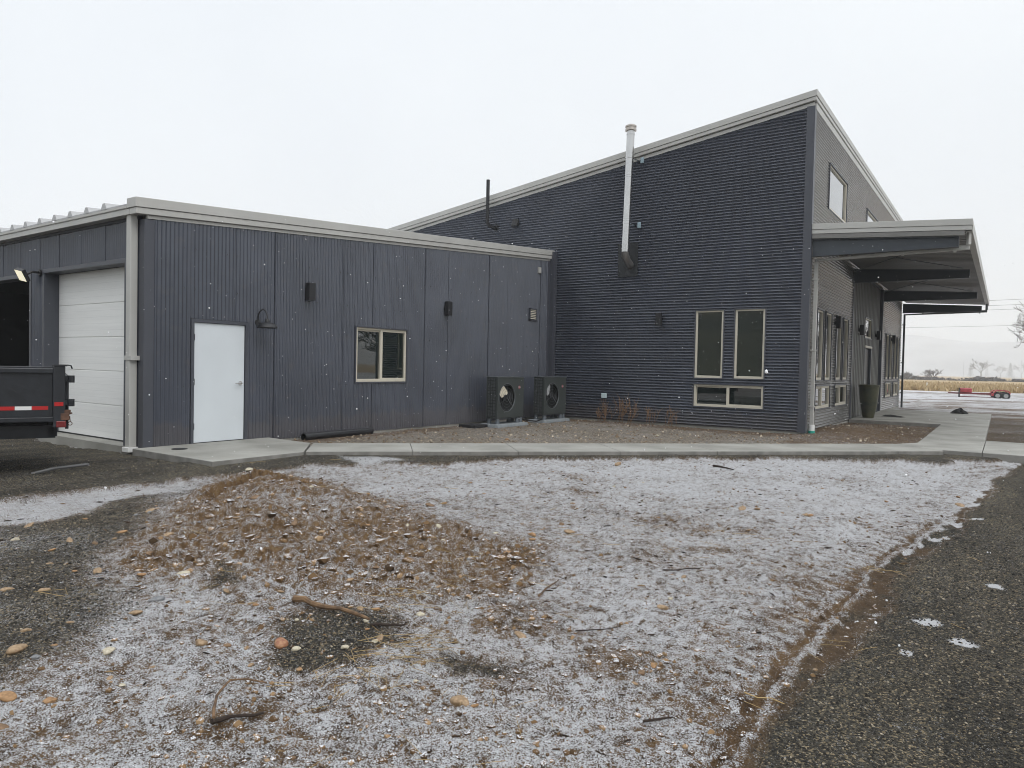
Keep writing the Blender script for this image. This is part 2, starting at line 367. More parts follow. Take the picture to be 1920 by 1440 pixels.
cover = cover+np.where(R < 16, 1, 0)*np.clip(REL*30-.02, -.36, .26)
HG = H.reshape(nr, na); slope = np.hypot(np.gradient(HG, axis=0)/np.gradient(rad)[:, None], np.gradient(HG, axis=1)/(rad[:, None]*np.gradient(np.unwrap(az))[None])).ravel()
cover = cover-np.where(R < 16, 1, 0)*0.34*sst(.5, 1.4, slope)
cover = cover*(1-Zn['leftg'])+Zn['leftg']*(0.20+0.35*lowf)
cover = cover*(1-Zn['patch'])+Zn['patch']*0.10
cover = cover*(1-Zn['apron'])+Zn['apron']*(0.04+0.15*np.clip(lowf-.2, 0, 1))
cover = np.maximum(cover, 0.64*Zn['stripe']); cover = np.maximum(cover, Zn['wpatch']*(0.68))
cover = cover*(1-Zn['bed'])+Zn['bed']*(0.20+0.15*lowf)
dm = Zn['dmud']; mud = sst(-0.02, 0.03, dm)*(1-Zn['drive'])
tread = 0.5+0.5*np.sin(Y*38+X*20)
cover = cover*(1-mud)+mud*(0.02+0.85*sst(0.10, 0.34, fbm(X*6, Y*3.2, 71, 3)))
cover -= 0.35*np.exp(-((dm+0.10)/0.04)**2)*(Y < 9) + 0.22*np.exp(-((dm+0.28)/0.2)**2)*tread*(Y > 3)
for px, py, pr in ((-0.35,5.13,.065),(-0.14,4.85,.06),(-0.02,6.32,.05),(-.2,9.2,.05),(-.42,4.45,.03)):
    cover_p = np.clip(1.6-np.hypot(X-px+0.05*fbm(X*12, Y*12, 73, 2), (Y-py)+0.05*fbm(X*12, Y*12, 74, 2))/pr, 0, 1)*1.3
    if px == -0.35: cover = np.where(Zn['drive'] > 0.5, 0.02, cover)
    cover = np.maximum(cover, cover_p)
cover = np.where(soilE > .5, 0.16+0.25*lowf, cover)
cover = cover*(1-beyond)+beyond*(0.64+0.55*fbm(X*.16, Y*.75, 63, 4)+.5*fbm(X*.9, Y*2.2, 64, 3)-.45*sst(42, 30, Y))
cover = cover*(1-field)+field*(0.12)
grav = np.maximum.reduce([Zn['drive'], Zn['leftg']*0.95, Zn['apron']*(1-Zn['stripe'])*(1-Zn['bed']), Zn['patch'], soilE*0.5, mud*sst(-.05, .35, fbm(X*2.4, Y*1.8, 131, 4))])
brownE = np.clip(mud*0.9, 0, 1)
tang = Zn['bed']*(1-sst(0.15, 0.5, 0.25*fbm(X*1.2, Y*1.2, 65, 3)+sst(16.6, 17.6, Y)+sst(-10.1, -10.9, X)*0.8+sst(-4.2, -3.2, X)))
idx = np.arange(na*nr).reshape(nr, na)
nx = np.roll(idx, -1, axis=1)
F = np.stack([idx[:-1].ravel(), idx[1:].ravel(), nx[1:].ravel(), nx[:-1].ravel()], 1)
V = np.stack([X, Y, H], 1)
warm = np.clip(Zn['mound']*.9+Zn['bed']*np.exp(-((X+3.1)/1.0)**2-((Y-19.6)/1.6)**2), 0, 1)
attrs = dict(warm=warm, snow=np.clip(cover, 0, 1.3), gravel=grav, tan=tang, brown=brownE, field=field)

def ground_material():
    m = bpy.data.materials.new('ground'); m.use_nodes = True; t = m.node_tree; n = t.nodes; l = t.links
    b = n['Principled BSDF']; b.inputs['Roughness'].default_value = 0.92; b.inputs['Specular IOR Level'].default_value = 0.25
    pos = n.new('ShaderNodeNewGeometry').outputs['Position']
    def noise(sc, det=4, rough=0.6):
        q = n.new('ShaderNodeTexNoise'); q.inputs['Scale'].default_value = sc; q.inputs['Detail'].default_value = det; q.inputs['Roughness'].default_value = rough
        l.new(pos, q.inputs['Vector']); return q.outputs['Fac']
    def attr(a):
        q = n.new('ShaderNodeAttribute'); q.attribute_name = a; return q.outputs['Fac']
    def rampc(f, *st):
        q = n.new('ShaderNodeValToRGB'); e = q.color_ramp.elements
        while len(e) < len(st): e.new(0.5)
        for k, (p, c) in enumerate(st): e[k].position = p; e[k].color = (*c, 1)
        l.new(f, q.inputs['Fac']); return q.outputs['Color']
    def mix(f, a, bb):
        q = n.new('ShaderNodeMix'); q.data_type = 'RGBA'; l.new(f, q.inputs['Factor']); l.new(a, q.inputs['A']); l.new(bb, q.inputs['B']); return q.outputs['Result']
    def math_(op, a, bb, c=None):
        q = n.new('ShaderNodeMath'); q.operation = op
        for i, v in enumerate((a, bb, c)):
            if v is None: continue
            if isinstance(v, (int, float)): q.inputs[i].default_value = v
            else: l.new(v, q.inputs[i])
        return q.outputs[0]
    def vor(sc):
        q = n.new('ShaderNodeTexVoronoi'); q.inputs['Scale'].default_value = sc; l.new(pos, q.inputs['Vector']); return q
    soil = rampc(noise(9, 6), (0.25, (0.038, 0.023, 0.012)), (0.5, (0.130, 0.080, 0.040)), (0.75, (0.235, 0.150, 0.076)))
    v1 = vor(105); v2 = vor(38)
    sep = n.new('ShaderNodeSeparateColor'); l.new(v1.outputs['Color'], sep.inputs['Color'])
    sep2 = n.new('ShaderNodeSeparateColor'); l.new(v2.outputs['Color'], sep2.inputs['Color'])
    gr1 = rampc(sep.outputs['Red'], (0.0, (0.017, 0.016, 0.014)), (0.5, (0.054, 0.050, 0.042)), (0.82, (0.11, 0.100, 0.078)), (0.94, (0.27, 0.22, 0.145)))
    mp = n.new('ShaderNodeMapping'); mp.inputs['Scale'].default_value = (1.5, 0.3, 1); l.new(pos, mp.inputs['Vector'])
    nm = n.new('ShaderNodeTexNoise'); nm.inputs['Scale'].default_value = 1.6; nm.inputs['Detail'].default_value = 7; l.new(mp.outputs['Vector'], nm.inputs['Vector'])
    mudv = rampc(nm.outputs['Fac'], (0.34, (1.25, 1.2, 1.1)), (0.66, (0.55, 0.53, 0.50)))
    gm = n.new('ShaderNodeMix'); gm.data_type = 'RGBA'; gm.blend_type = 'MULTIPLY'; gm.inputs['Factor'].default_value = 1.0
    l.new(gr1, gm.inputs['A']); l.new(mudv, gm.inputs['B']); gr1 = gm.outputs['Result']
    tan = rampc(sep2.outputs['Green'], (0.0, (0.10, 0.075, 0.05)), (0.5, (0.20, 0.165, 0.125)), (0.85, (0.30, 0.26, 0.21)), (0.97, (0.45, 0.38, 0.27)))
    mudc = rampc(noise(14, 5), (0.3, (0.045, 0.031, 0.020)), (0.7, (0.10, 0.070, 0.044)))
    fieldc = rampc(noise(0.6, 6), (0.3, (0.26, 0.17, 0.075)), (0.55, (0.40, 0.28, 0.13)), (0.75, (0.50, 0.38, 0.20)))
    c = mix(math_('MULTIPLY', attr('brown'), 0.6), soil, mudc)
    warmc = rampc(noise(17, 6), (0.3, (0.065, 0.037, 0.017)), (0.52, (0.185, 0.110, 0.050)), (0.72, (0.28, 0.180, 0.088)))
    c = mix(attr('warm'), c, warmc); c = mix(attr('gravel'), c, gr1); c = mix(attr('tan'), c, tan); c = mix(attr('field'), c, fieldc)
    n1 = noise(120, 4, 0.7); n2 = noise(16, 5, 0.65); n3 = noise(2.6, 3)
    s = math_('MULTIPLY_ADD', math_('SUBTRACT', n1, 0.5), 3.0, attr('snow'))
    s = math_('MULTIPLY_ADD', math_('SUBTRACT', n2, 0.5), 0.8, s)
    s = math_('MULTIPLY_ADD', math_('SUBTRACT', n3, 0.5), 0.3, s)
    s = math_('MULTIPLY_ADD', math_('SUBTRACT', s, 0.49), 3.4, 0.5)
    cl = n.new('ShaderNodeClamp'); l.new(s, cl.inputs['Value']); sf = cl.outputs[0]
    snowc = rampc(noise(160, 2), (0.3, (0.535, 0.535, 0.545)), (0.7, (0.72, 0.72, 0.73)))
    col = mix(sf, c, snowc)
    l.new(col, b.inputs['Base Color'])
    hgt = math_('MULTIPLY_ADD', noise(130, 3), 0.5, math_('MULTIPLY', v1.outputs['Distance'], -1.0))
    hgt = math_('MULTIPLY_ADD', noise(40, 3), 0.9, hgt)
    hgt = math_('MULTIPLY_ADD', sf, 0.25, hgt)
    bm = n.new('ShaderNodeBump'); bm.inputs['Strength'].default_value = 1.0; bm.inputs['Distance'].default_value = 0.020
    l.new(hgt, bm.inputs['Height']); l.new(bm.outputs['Normal'], b.inputs['Normal'])
    return m
M_GROUND = ground_material()
ground = np_mesh('ground', V, F, M_GROUND, attrs, smooth=True)
tag(ground, kind='structure')
cap = MB(); cap.add([(rad[0]*1.02*math.sin(a), rad[0]*1.02*math.cos(a), -0.175) for a in np.linspace(0, 2*math.pi, 25)[:-1]], [tuple(range(24))])
tag(cap.build('ground_centre', mat('ground_soil', (0.10, 0.06, 0.035), 0.9)), kind='structure')
def gh(x, y):
    a = np.array([float(x)]); b = np.array([float(y)]); return float(ground_h(a, b)[0])

# ------------------------------------------------------------------ corrugated sheets
def corr(mb, s0, s1, tlo, thi, fn, pitch=0.070, depth=0.022, holes=(), lap=0.0, n=6, rib=None):
    """sheet profiled along s, straight along t; fn(s, t, d) -> xyz; holes are (s0, s1, t0, t1)"""
    cuts = {s0, s1}
    k = math.floor(s0/pitch)*pitch
    while k < s1:
        if rib:      # trapezoid ribs
            for q in (0.0, 0.10, 0.16, 0.30, 0.36): cuts.add(k+q*pitch)
        else:
            for j in range(n): cuts.add(k+j*pitch/n)
        k += pitch
    for h in holes: cuts.add(h[0]); cuts.add(h[1])
    if lap:
        q = math.ceil(s0/lap)*lap
        while q < s1: cuts.add(q-0.0005); cuts.add(q+0.0005); q += lap
    ss = sorted(c for c in cuts if s0-1e-9 <= c <= s1+1e-9)
    def d(s):
        if rib:
            f = (s/pitch) % 1.0; e = 1e-6
            if f < 0.10-e or f > 1-e: v = (f/0.10 if f <= 0.10 else 0)
            elif f <= 0.30+e and f >= 0.16-e: v = 0.0 if abs(f-.36) < e else 1.0
            else: v = 0.0
            if abs(f) < e or f > 1-e: v = 0
            if abs(f-.10) < e or abs(f-.16) < e or abs(f-.30) < e: v = 1.0
            if f > 0.36-e and f < 1-e: v = 0
            return v*depth
        v = depth*0.5*(1+math.cos(2*math.pi*s/pitch))
        if lap: v += 0.011*((s/lap) % 1.0)**2
        return v
    for a, b in zip(ss[:-1], ss[1:]):
        m = (a+b)/2
        iv = [(None, None)]
        cut = sorted((h[2], h[3]) for h in holes if h[0] < m < h[1])
        pts = [(tlo(a), tlo(b))]
        for c0, c1 in cut: pts += [(c0, c0), (c1, c1)]
        pts.append((thi(a), thi(b)))
        da, db = d(a), d(b)
        for i in range(0, len(pts)-1, 2):
            (la, lb), (ha, hb) = pts[i], pts[i+1]
            if ha-la < 1e-4 and hb-lb < 1e-4: continue
            mb.add([fn(a, la, da), fn(a, max(ha, la), da), fn(b, max(hb, lb), db), fn(b, lb, db)], [(0, 1, 2, 3)])

XG, XR, YF, YE = -11.0, -3.87, 5.78, 17.8
def wallX(x0): return lambda s, n, z: (x0+n, s, z)            # wall facing +X: s runs along +Y
def wallY(y0): return lambda s, n, z: (s, y0-n, z)            # wall facing -Y: s runs along +X
def fbox(mb, fr, s0, s1, n0, n1, z0, z1): mb.box(fr(s0, n0, z0), fr(s1, n1, z1))

def window(parent, fr, s0, s1, z0, z1, mull=None, slider=False, name='window'):
    w, jb = 0.05, 0.028
    f = MB(); a, b = 0.012, -0.075
    fbox(f, fr, s0, s0+w, b, a, z0, z1); fbox(f, fr, s1-w, s1, b, a, z0, z1)
    fbox(f, fr, s0+w, s1-w, b, a, z0, z0+w+.01); fbox(f, fr, s0+w, s1-w, b, a, z1-w+.01, z1)
    if mull:
        fbox(f, fr, mull-0.035, mull+0.035, b, a-0.012, z0+w+.01, z1-w+.01)
        # the sliding sash's own slimmer frame, one step back
        q = 0.035; x0, x1 = s0+w, mull-0.035
        fbox(f, fr, x0, x0+q*.6, b-.01, a-0.045, z0+w+.01, z1-w+.01)
        fbox(f, fr, x0+q*.6, x1, b-.01, a-0.045, z1-w-.025, z1-w+.01)
        fbox(f, fr, mull+0.035, s1-w, b-.01, a-0.006, z0+w+.01, z0+w+.03)
        fbox(f, fr, mull+0.035, s1-w, b-.01, a-0.006, z1-w-.012, z1-w+.01)
    o = f.build(name, M_ALM, parent, bevel=0.004)
    def pane(u0, u1, n):
        p = MB(); fbox(p, fr, u0, u1, n-0.012, n, z0+w*.8, z1-w*.8); p.build('pane', M_GLASS, o)
    if mull: pane(s0+w*.8, mull, -0.042); pane(mull, s1-w*.8, -0.026)
    else: pane(s0+w*.8, s1-w*.8, -0.026)
    t = MB(); c, e = 0.036, -0.03
    fbox(t, fr, s0-jb, s0-.002, e, c, z0-jb, z1+jb); fbox(t, fr, s1+.002, s1+jb, e, c, z0-jb, z1+jb)
    fbox(t, fr, s0-.002, s1+.002, e, c, z0-jb, z0-.002); fbox(t, fr, s0-.002, s1+.002, e, c+.012, z1+.002, z1+jb)
    t.build('trim', M_TRIM_D, o)
    return o
def hole(s0, s1, z0, z1, g=0.02): return (s0-g, s1+g, z0-g, z1+g)

# ================================================================== GARAGE WING
gar = thing('garage_building', 'low slate grey steel garage wing with white doors and a shed roof', 'building', (XG, YF, 0))
ztop = lambda y: 3.555+0.0777*(y-YF)
DY0, DY1, DZ = 6.60, 7.555, 2.008
GW = (10.14, 11.63, 1.0, 2.132)
mb = MB()
corr(mb, YF+0.13, 17.62, lambda s: -0.045, lambda s: ztop(s), lambda s, t, d: (XG+d-0.004, s, t),
     holes=[(DY0-0.06, DY1+0.06, -0.045, DZ+0.06), hole(*GW)], lap=0.815)
mb.build('wall', M_SIDE, gar)
mb = MB()  # thin strips coloured dark as the shadow gap along each sheet lap
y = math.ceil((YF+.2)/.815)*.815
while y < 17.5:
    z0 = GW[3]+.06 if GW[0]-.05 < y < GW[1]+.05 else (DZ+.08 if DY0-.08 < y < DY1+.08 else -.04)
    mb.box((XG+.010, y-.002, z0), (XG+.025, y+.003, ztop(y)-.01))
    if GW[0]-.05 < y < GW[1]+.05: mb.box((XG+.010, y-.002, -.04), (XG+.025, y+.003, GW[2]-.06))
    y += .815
tag(mb.build('lap_shadow_strips', mat('lap_shadow_line', (.040, .046, .060), .5), gar), kind='stuff')
# screws in rows along the girts
mb = MB()
for zr in (0.95, 1.95, 2.55, 3.2, 3.75):
    y = YF+0.25
    while y < 17.5:
        if zr < ztop(y)-0.1 and not (DY0-.1 < y < DY1+.1 and zr < DZ+.1) and not (GW[0]-.1 < y < GW[1]+.1 and GW[2]-.1 < zr < GW[3]+.1):
            mb.box((XG+.004, y-.008, zr-.008), (XG+.017, y+.008, zr+.008))
        y += 0.0645*3
tag(mb.build('screws', M_BLACKM, gar), kind='stuff')
# front wall with the two vehicle openings
O1 = (-14.47, -11.58, 0.0, 2.915); O2 = (-19.6, -15.10, 0.0, 2.878)
mb = MB()
corr(mb, -25.0, XG-0.13, lambda s: -0.045, lambda s: 3.60, lambda s, t, d: (s, YF-d+0.004, t),
     holes=[(O1[0]-.06, O1[1]+.06, -0.045, O1[3]+.06), (O2[0]-.06, O2[1]+.06, -0.045, O2[3]+.06)], lap=0.815, n=5)
mb.build('wall', M_SIDE, gar)
mb = MB()   # jamb and head trim of both openings
for a, b, _, zt in (O1, O2):
    for s0, s1 in ((a-.07, a), (b, b+.07)): mb.box((s0, YF-.022, -.045), (s1, YF+.23, zt))
    mb.box((a-.07, YF-.022, zt), (b+.07, YF+.23, zt+.07))
mb.build('opening_trim', M_TRIM_D, gar)
mb = MB(); mb.box((XG-.13, YF-.022, -.05), (XG+.022, YF+.0, 3.55)); mb.box((XG-.004, YF, -.05), (XG+.022, YF+.135, 3.55))
mb.build('corner_trim', M_TRIM_D, gar)
mb = MB(); mb.box((XG-.02, 17.50, -.05), (XG+.022, 17.60, ztop(17.55))); mb.box((XG+.0, 17.60, -.05), (XG+.16, 17.776, ztop(17.7)+.26)); mb.build('corner_trim', M_TRIM_D, gar)
# sectional door: five sections
od = None; mb = MB()
for k in range(5): mb.box((O1[0]-.06, YF+.232, .004+k*.583), (O1[1]+.06, YF+.275, .574+k*.583))
mb.box((O1[0]-.06, YF+.245, 0.0), (O1[1]+.06, YF+.28, 2.915))
od = mb.build('sectional_door', M_OHD, gar, bevel=0.005)
mb = MB()
for k in range(5):
    for j in range(1, 5): mb.box((O1[0], YF+.2315, .004+k*.583+j*.114), (O1[1], YF+.2325, .0065+k*.583+j*.114))
mb.build('pressed_grooves', mat('groove_grey', (0.60, 0.61, 0.60), .5), od)
mb = MB(); mb.box((O1[0], YF+.225, -.012), (O1[1], YF+.24, .012)); mb.build('rubber_seal', M_BLACKM, od)
mb = MB(); mb.box((O1[0]-.1, YF-.08, -.3), (O1[1]+.05, YF+.30, -.013)); mb.build('door_apron', M_CONC, gar)
# bay interior
mb = MB()
mb.box((-24.9, YF+.05, -.3), (O2[1]+.6, 17.5, -.02))
mb.build('slab', M_CONC, gar)
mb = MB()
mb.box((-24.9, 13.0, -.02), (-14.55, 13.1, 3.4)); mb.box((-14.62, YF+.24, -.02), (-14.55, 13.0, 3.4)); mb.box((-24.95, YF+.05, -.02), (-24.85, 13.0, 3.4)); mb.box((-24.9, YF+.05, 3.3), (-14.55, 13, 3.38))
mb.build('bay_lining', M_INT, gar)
mb = MB()
for k in range(8): mb.tube([(-15.7-k*.28, 9.3+.1*(k % 2), -.02), (-15.7-k*.28, 9.3, 1.5+.12*((k*7) % 3))], .04, 6)
mb.build('rack_bars', M_BLACK, gar)
# rake trim along the sloping edge over the side wall, two steps
sl = 0.0777
def rk(y, z): return z+sl*(y-5.63)
def slab_y(mb, x0, x1, y0, y1, za, zb):
    mb.hexa([(x0,y0,rk(y0,za)),(x1,y0,rk(y0,za)),(x1,y1,rk(y1,za)),(x0,y1,rk(y1,za)),(x0,y0,rk(y0,zb)),(x1,y0,rk(y0,zb)),(x1,y1,rk(y1,zb)),(x0,y1,rk(y1,zb))])
mb = MB(); slab_y(mb, XG-.12, XG+.075, 5.60, 17.74, 3.603, 3.697); slab_y(mb, XG-.18, XG+.092, 5.585, 17.74, 3.703, 3.852)
mb.build('rake_trim', M_TRIM, gar, bevel=0.006)
mb = MB(); slab_y(mb, XG-.02, XG+.03, 5.80, 17.70, 3.545, 3.595); mb.build('eave_strip', M_TRIM, gar)
mb = MB(); mb.box((-25, 5.60, 3.605), (XG-.125, 5.735, 3.695)); mb.box((-25, 5.585, 3.703), (XG-.185, 5.74, 3.745))
mb.box((-25, 5.592, 3.695), (XG-.18, 5.74, 3.703))
mb.build('gutter', M_TRIM, gar, bevel=0.006)
mb = MB(); mb.box((-25, 5.735, 3.56), (XG-.13, 5.80, 3.70)); mb.build('soffit', M_TRIM_D, gar)
# ribbed roof
mb = MB()
def zr(y): return 3.76+sl*(y-5.6)
x = XG-.19; px0 = x
mb.hexa([(-25,5.59,3.748),(x,5.59,3.748),(x,17.7,zr(17.7)-.02),(-25,17.7,zr(17.7)-.02),(-25,5.59,3.768),(x,5.59,3.768),(x,17.7,zr(17.7)),(-25,17.7,zr(17.7))])
xr = -11.90
while xr > -25:
    for y0, y1 in ((5.585, 17.69),):
        w0, w1 = .10, .035
        mb.hexa([(xr-w0,y0,zr(y0)-.005),(xr+w0,y0,zr(y0)-.005),(xr+w0,y1,zr(y1)-.005),(xr-w0,y1,zr(y1)-.005),(xr-w1,y0,zr(y0)+.095),(xr+w1,y0,zr(y0)+.095),(xr+w1,y1,zr(y1)+.095),(xr-w1,y1,zr(y1)+.095)])
    xr -= 0.585
mb.build('roof', M_ROOF, gar)
# downspout at the near corner
mb = MB(); mb.box((-11.28, 5.63, .0), (-11.15, 5.75, 3.615))
ds = mb.build('downspout', M_TRIM, gar, bevel=0.012)
mb = MB(); mb.box((-11.31, 5.60, -.075), (-11.12, 5.78, 0.0)); mb.build('boot', M_WHITEP, ds, bevel=0.006)
mb = MB(); mb.box((-11.295, 5.62, 1.36), (-11.09, 5.758, 1.43)); mb.build('strap', M_TRIM, ds)
# personnel door
mb = MB(); mb.box((XG-.035, DY0+.006, .008), (XG-.005, DY1-.006, DZ-.004)); pd = mb.build('door', M_WDOOR, gar, bevel=0.003)
for zh in (.28, 1.02, 1.76):
    mb = MB(); mb.tube([(XG+.008, DY0-.004, zh-.055), (XG+.008, DY0-.004, zh+.055)], .012, 8); mb.box((XG-.006, DY0, zh-.05), (XG+.004, DY0+.018, zh+.05)); mb.build('hinge', M_BLACK, pd)
mb = MB(); mb.tube([(XG-.005, DY1-.085, .995), (XG+.012, DY1-.085, .995)], .036, 16); mb.tube([(XG+.012, DY1-.085, .995), (XG+.055, DY1-.085, .995), (XG+.058, DY1-.11, .995), (XG+.055, DY1-.21, .99)], .011, 8); mb.box((XG-.01, DY1-.012, .97), (XG+.0, DY1-.002, 1.02))
mb.build('lever_handle', M_CHROME, pd, smooth=True)
mb = MB(); mb.box((XG-.07, DY0-.055, -.045), (XG+.02, DY0-.002, DZ+.055)); mb.box((XG-.07, DY1+.002, -.045), (XG+.02, DY1+.055, DZ+.055)); mb.box((XG-.07, DY0-.002, DZ+.002), (XG+.026, DY1+.002, DZ+.055))
mb.build('door_frame', M_TRIM_D, pd)
mb = MB(); mb.box((XG-.07, DY0-.002, -.02), (XG-.001, DY1+.002, .006)); mb.build('threshold', M_BLACK, pd)
window(gar, wallX(XG), *GW, mull=10.885)
# louvre and small box at the far end
mb = MB(); Y0, Y1, Z0, Z1 = 16.56, 16.92, 2.68, 3.03
for a, b, c, d in ((Y0, Y0+.03, Z0, Z1), (Y1-.03, Y1, Z0, Z1), (Y0, Y1, Z0, Z0+.03), (Y0, Y1, Z1-.03, Z1)): mb.box((XG, a, c), (XG+.05, b, d))
lv = mb.build('louvre_vent', M_TRIM_D, gar)
mb = MB()
for k in range(6):
    z = Z0+.05+k*.048; mb.hexa([(XG+.012,Y0+.03,z+.03),(XG+.042,Y0+.03,z),(XG+.042,Y1-.03,z),(XG+.012,Y1-.03,z+.03),(XG+.014,Y0+.03,z+.036),(XG+.046,Y0+.03,z+.006),(XG+.046,Y1-.03,z+.006),(XG+.014,Y1-.03,z+.036)])
mb.build('louvre_blades', M_ALM, lv); mb = MB(); mb.box((XG+.004, Y0+.03, Z0+.03), (XG+.012, Y1-.03, Z1-.03)); mb.build('louvre_back', M_BLACK, lv)
mb = MB(); mb.box((XG, 16.97, 4.05), (XG+.07, 17.07, 4.22)); mb.build('sensor_box', M_TRIM, gar, bevel=.008)
# concrete foundation edge below the sheets
mb = MB(); mb.box((XG-.25, YF+.02, -.4), (XG-.006, 17.6, -.047)); mb.build('foundation', M_CONC, gar)

# ================================================================== MAIN HOUSE
hou = thing('main_house', 'tall slate grey corrugated steel house with a single sloping roof', 'building', (XR, YE, 0))
XL = -19.5; SLH = 0.1411
wtop = lambda x: 7.665+SLH*(x-XR)                      # wall top along the gable
W1 = (-6.612, -5.885, 1.195, 2.918); W2 = (-5.588, -4.857, 1.20, 2.924); W3 = (-6.615, -4.855, 0.463, 1.025)
PL = (-8.87, -8.277, 3.908, 4.828)
mb = MB()
xa = lambda z: max(XL, XR+(z-7.665)/SLH) if z > 0 else XL
corr(mb, -0.045, 7.66, lambda s: max(XL, XR+(s-7.665)/SLH), lambda s: XR-0.16, lambda s, t, d: (t, YE-d+.006, s),
     holes=[(w[2]-.02, w[3]+.02, w[0]-.02, w[1]+.02) for w in (W1, W2, W3)] , n=8, depth=0.038, pitch=.0745)
mb.build('wall', M_SIDE, hou)
window(hou, wallY(YE), *W1); window(hou, wallY(YE), *W2); window(hou, wallY(YE), *W3, mull=-5.735)
mb = MB(); mb.box((XR-.165, YE-.036, -.05), (XR+.022, YE+.0, 7.66)); mb.build('corner_trim', M_TRIM_D, hou)
mb = MB(); mb.box((XR-.002, YE, -.05), (XR+.022, YE+.13, 7.6)); mb.build('corner_trim', M_TRIM_D, hou)
# entry side: corrugated bays, recessed ribbed centre
YA, YB, YC = 23.68, 29.98, 35.95
def pair(y0): return [(y0, y0+.727, 1.205, 2.955), (y0+1.025, y0+1.752, 1.205, 2.955), (y0, y0+1.755, .475, 1.048)]
PA, PB, PC, PD = pair(18.70), pair(21.16), pair(31.12), pair(33.50)
UW = [(19.62, 22.02, 5.62, 6.745), (25.62, 28.02, 5.62, 6.745), (31.62, 34.02, 5.62, 6.745)]
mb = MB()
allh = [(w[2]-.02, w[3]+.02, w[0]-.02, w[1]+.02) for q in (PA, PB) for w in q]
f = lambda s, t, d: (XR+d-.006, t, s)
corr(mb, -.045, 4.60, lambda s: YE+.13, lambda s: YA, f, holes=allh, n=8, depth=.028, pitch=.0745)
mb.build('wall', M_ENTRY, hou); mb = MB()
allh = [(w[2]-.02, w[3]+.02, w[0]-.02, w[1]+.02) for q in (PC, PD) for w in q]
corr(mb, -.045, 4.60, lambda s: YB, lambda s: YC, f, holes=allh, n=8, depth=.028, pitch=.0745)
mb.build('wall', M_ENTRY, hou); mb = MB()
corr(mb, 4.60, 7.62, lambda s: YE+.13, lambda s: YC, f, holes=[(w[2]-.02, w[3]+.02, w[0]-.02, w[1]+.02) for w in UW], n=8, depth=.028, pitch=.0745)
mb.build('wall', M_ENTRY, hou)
for q in (PA, PB, PC, PD):
    window(hou, wallX(XR), *q[0]); window(hou, wallX(XR), *q[1]); window(hou, wallX(XR), *q[2], mull=q[2][0]+.88)
for w in UW: window(hou, wallX(XR), *w)
XC = XR-.10; ED = (26.62, 28.02, 0.0, 2.30); TR = (26.58, 28.02, 2.62, 3.29)
mb = MB()
corr(mb, YA, YB, lambda s: -.02, lambda s: 4.60, lambda s, t, d: (XC+d, s, t), pitch=0.305, depth=.032, rib=True,
     holes=[(ED[0]-.03, ED[1]+.03, -.02, ED[3]+.03), hole(*TR)])
mb.build('ribbed_wall', mat('bronze_grey_siding', (0.115, 0.115, 0.105), .42, var=.08), hou)
window(hou, wallX(XC), *TR)
for y in (YA, YB): mb = MB(); mb.box((XC, y-.07, -.05), (XR+.026, y+.07, 4.55)); mb.build('corner_trim', M_TRIM_D, hou)
mb = MB(); mb.box((XC-.08, ED[0]+.05, .01), (XC-.04, ED[1]-.05, ED[3]-.05)); fd = mb.build('front_door', mat('black_front_door', (.008, .007, .007), .4), hou)
mb = MB(); mb.box((XC-.1, ED[0]-.03, 0), (XC+.04, ED[0]+.05, ED[3])); mb.build('door_frame', M_TRIM_D, fd); mb = MB(); mb.box((XC-.1, ED[1]-.05, 0), (XC+.04, ED[1]+.03, ED[3])); mb.build('door_frame', M_TRIM_D, fd); mb = MB(); mb.box((XC-.1, ED[0]-.03, ED[3]-.02), (XC+.06, ED[1]+.03, ED[3]+.05)); mb.build('door_header', M_ALM, fd)
mb = MB(); mb.tube([(XC-.04, ED[0]+.16, .75), (XC+.02, ED[0]+.16, .78), (XC+.02, ED[0]+.16, 1.2), (XC-.04, ED[0]+.16, 1.23)], .012, 8); mb.build('pull_handle', M_CHROME, fd)
# roof with two step fascia
def rh(x): return 7.80+SLH*(x-XR)
def slab_x(mb, x0, x1, y0, y1, za, zb):
    a, b = SLH*(x0-XR), SLH*(x1-XR)
    mb.hexa([(x0,y0,za+a),(x1,y0,za+b),(x1,y1,za+b),(x0,y1,za+a),(x0,y0,zb+a),(x1,y0,zb+b),(x1,y1,zb+b),(x0,y1,zb+a)])
mb = MB(); slab_x(mb, XL-.2, XR+.052, YE-.085, YE+.10, 7.765, 7.850); slab_x(mb, XL-.2, XR+.068, YE-.10, YE+.10, 7.857, 8.005)
mb.build('rake_trim', M_TRIM, hou, bevel=0.006)
mb = MB(); slab_x(mb, XL, XR-.0, YE-.03, YE+.06, 7.66, 7.745); mb.build('eave_strip', M_TRIM, hou)
mb = MB(); slab_x(mb, XR-.1, XR+.052, YE+.10, 36.1, 7.765, 7.850); slab_x(mb, XR-.1, XR+.068, YE+.10, 36.1, 7.857, 8.005)
mb.build('rake_trim', M_TRIM, hou, bevel=0.006)
mb = MB(); mb.box((XR-.0, YE+.06, 7.60), (XR+.028, 36.0, 7.755)); mb.build('eave_strip', M_TRIM, hou)
mb = MB(); slab_x(mb, XL-.1, XR-.10, YE+.10, 36.1, 7.90, 7.96); mb.build('roof', M_ROOF, hou)
mb = MB(); zl = 7.86+SLH*(XL-XR)
mb.hexa([(XL,YC-.05,-.1),(XR-.02,YC-.05,-.1),(XR-.02,YC,-.1),(XL,YC,-.1),(XL,YC-.05,zl),(XR-.02,YC-.05,7.86),(XR-.02,YC,7.86),(XL,YC,zl)]); mb.build('wall', M_SIDE, hou)
mb = MB(); mb.box((XL-.02, YE, -.1), (XL, YC, zl)); mb.build('wall', M_SIDE, hou)
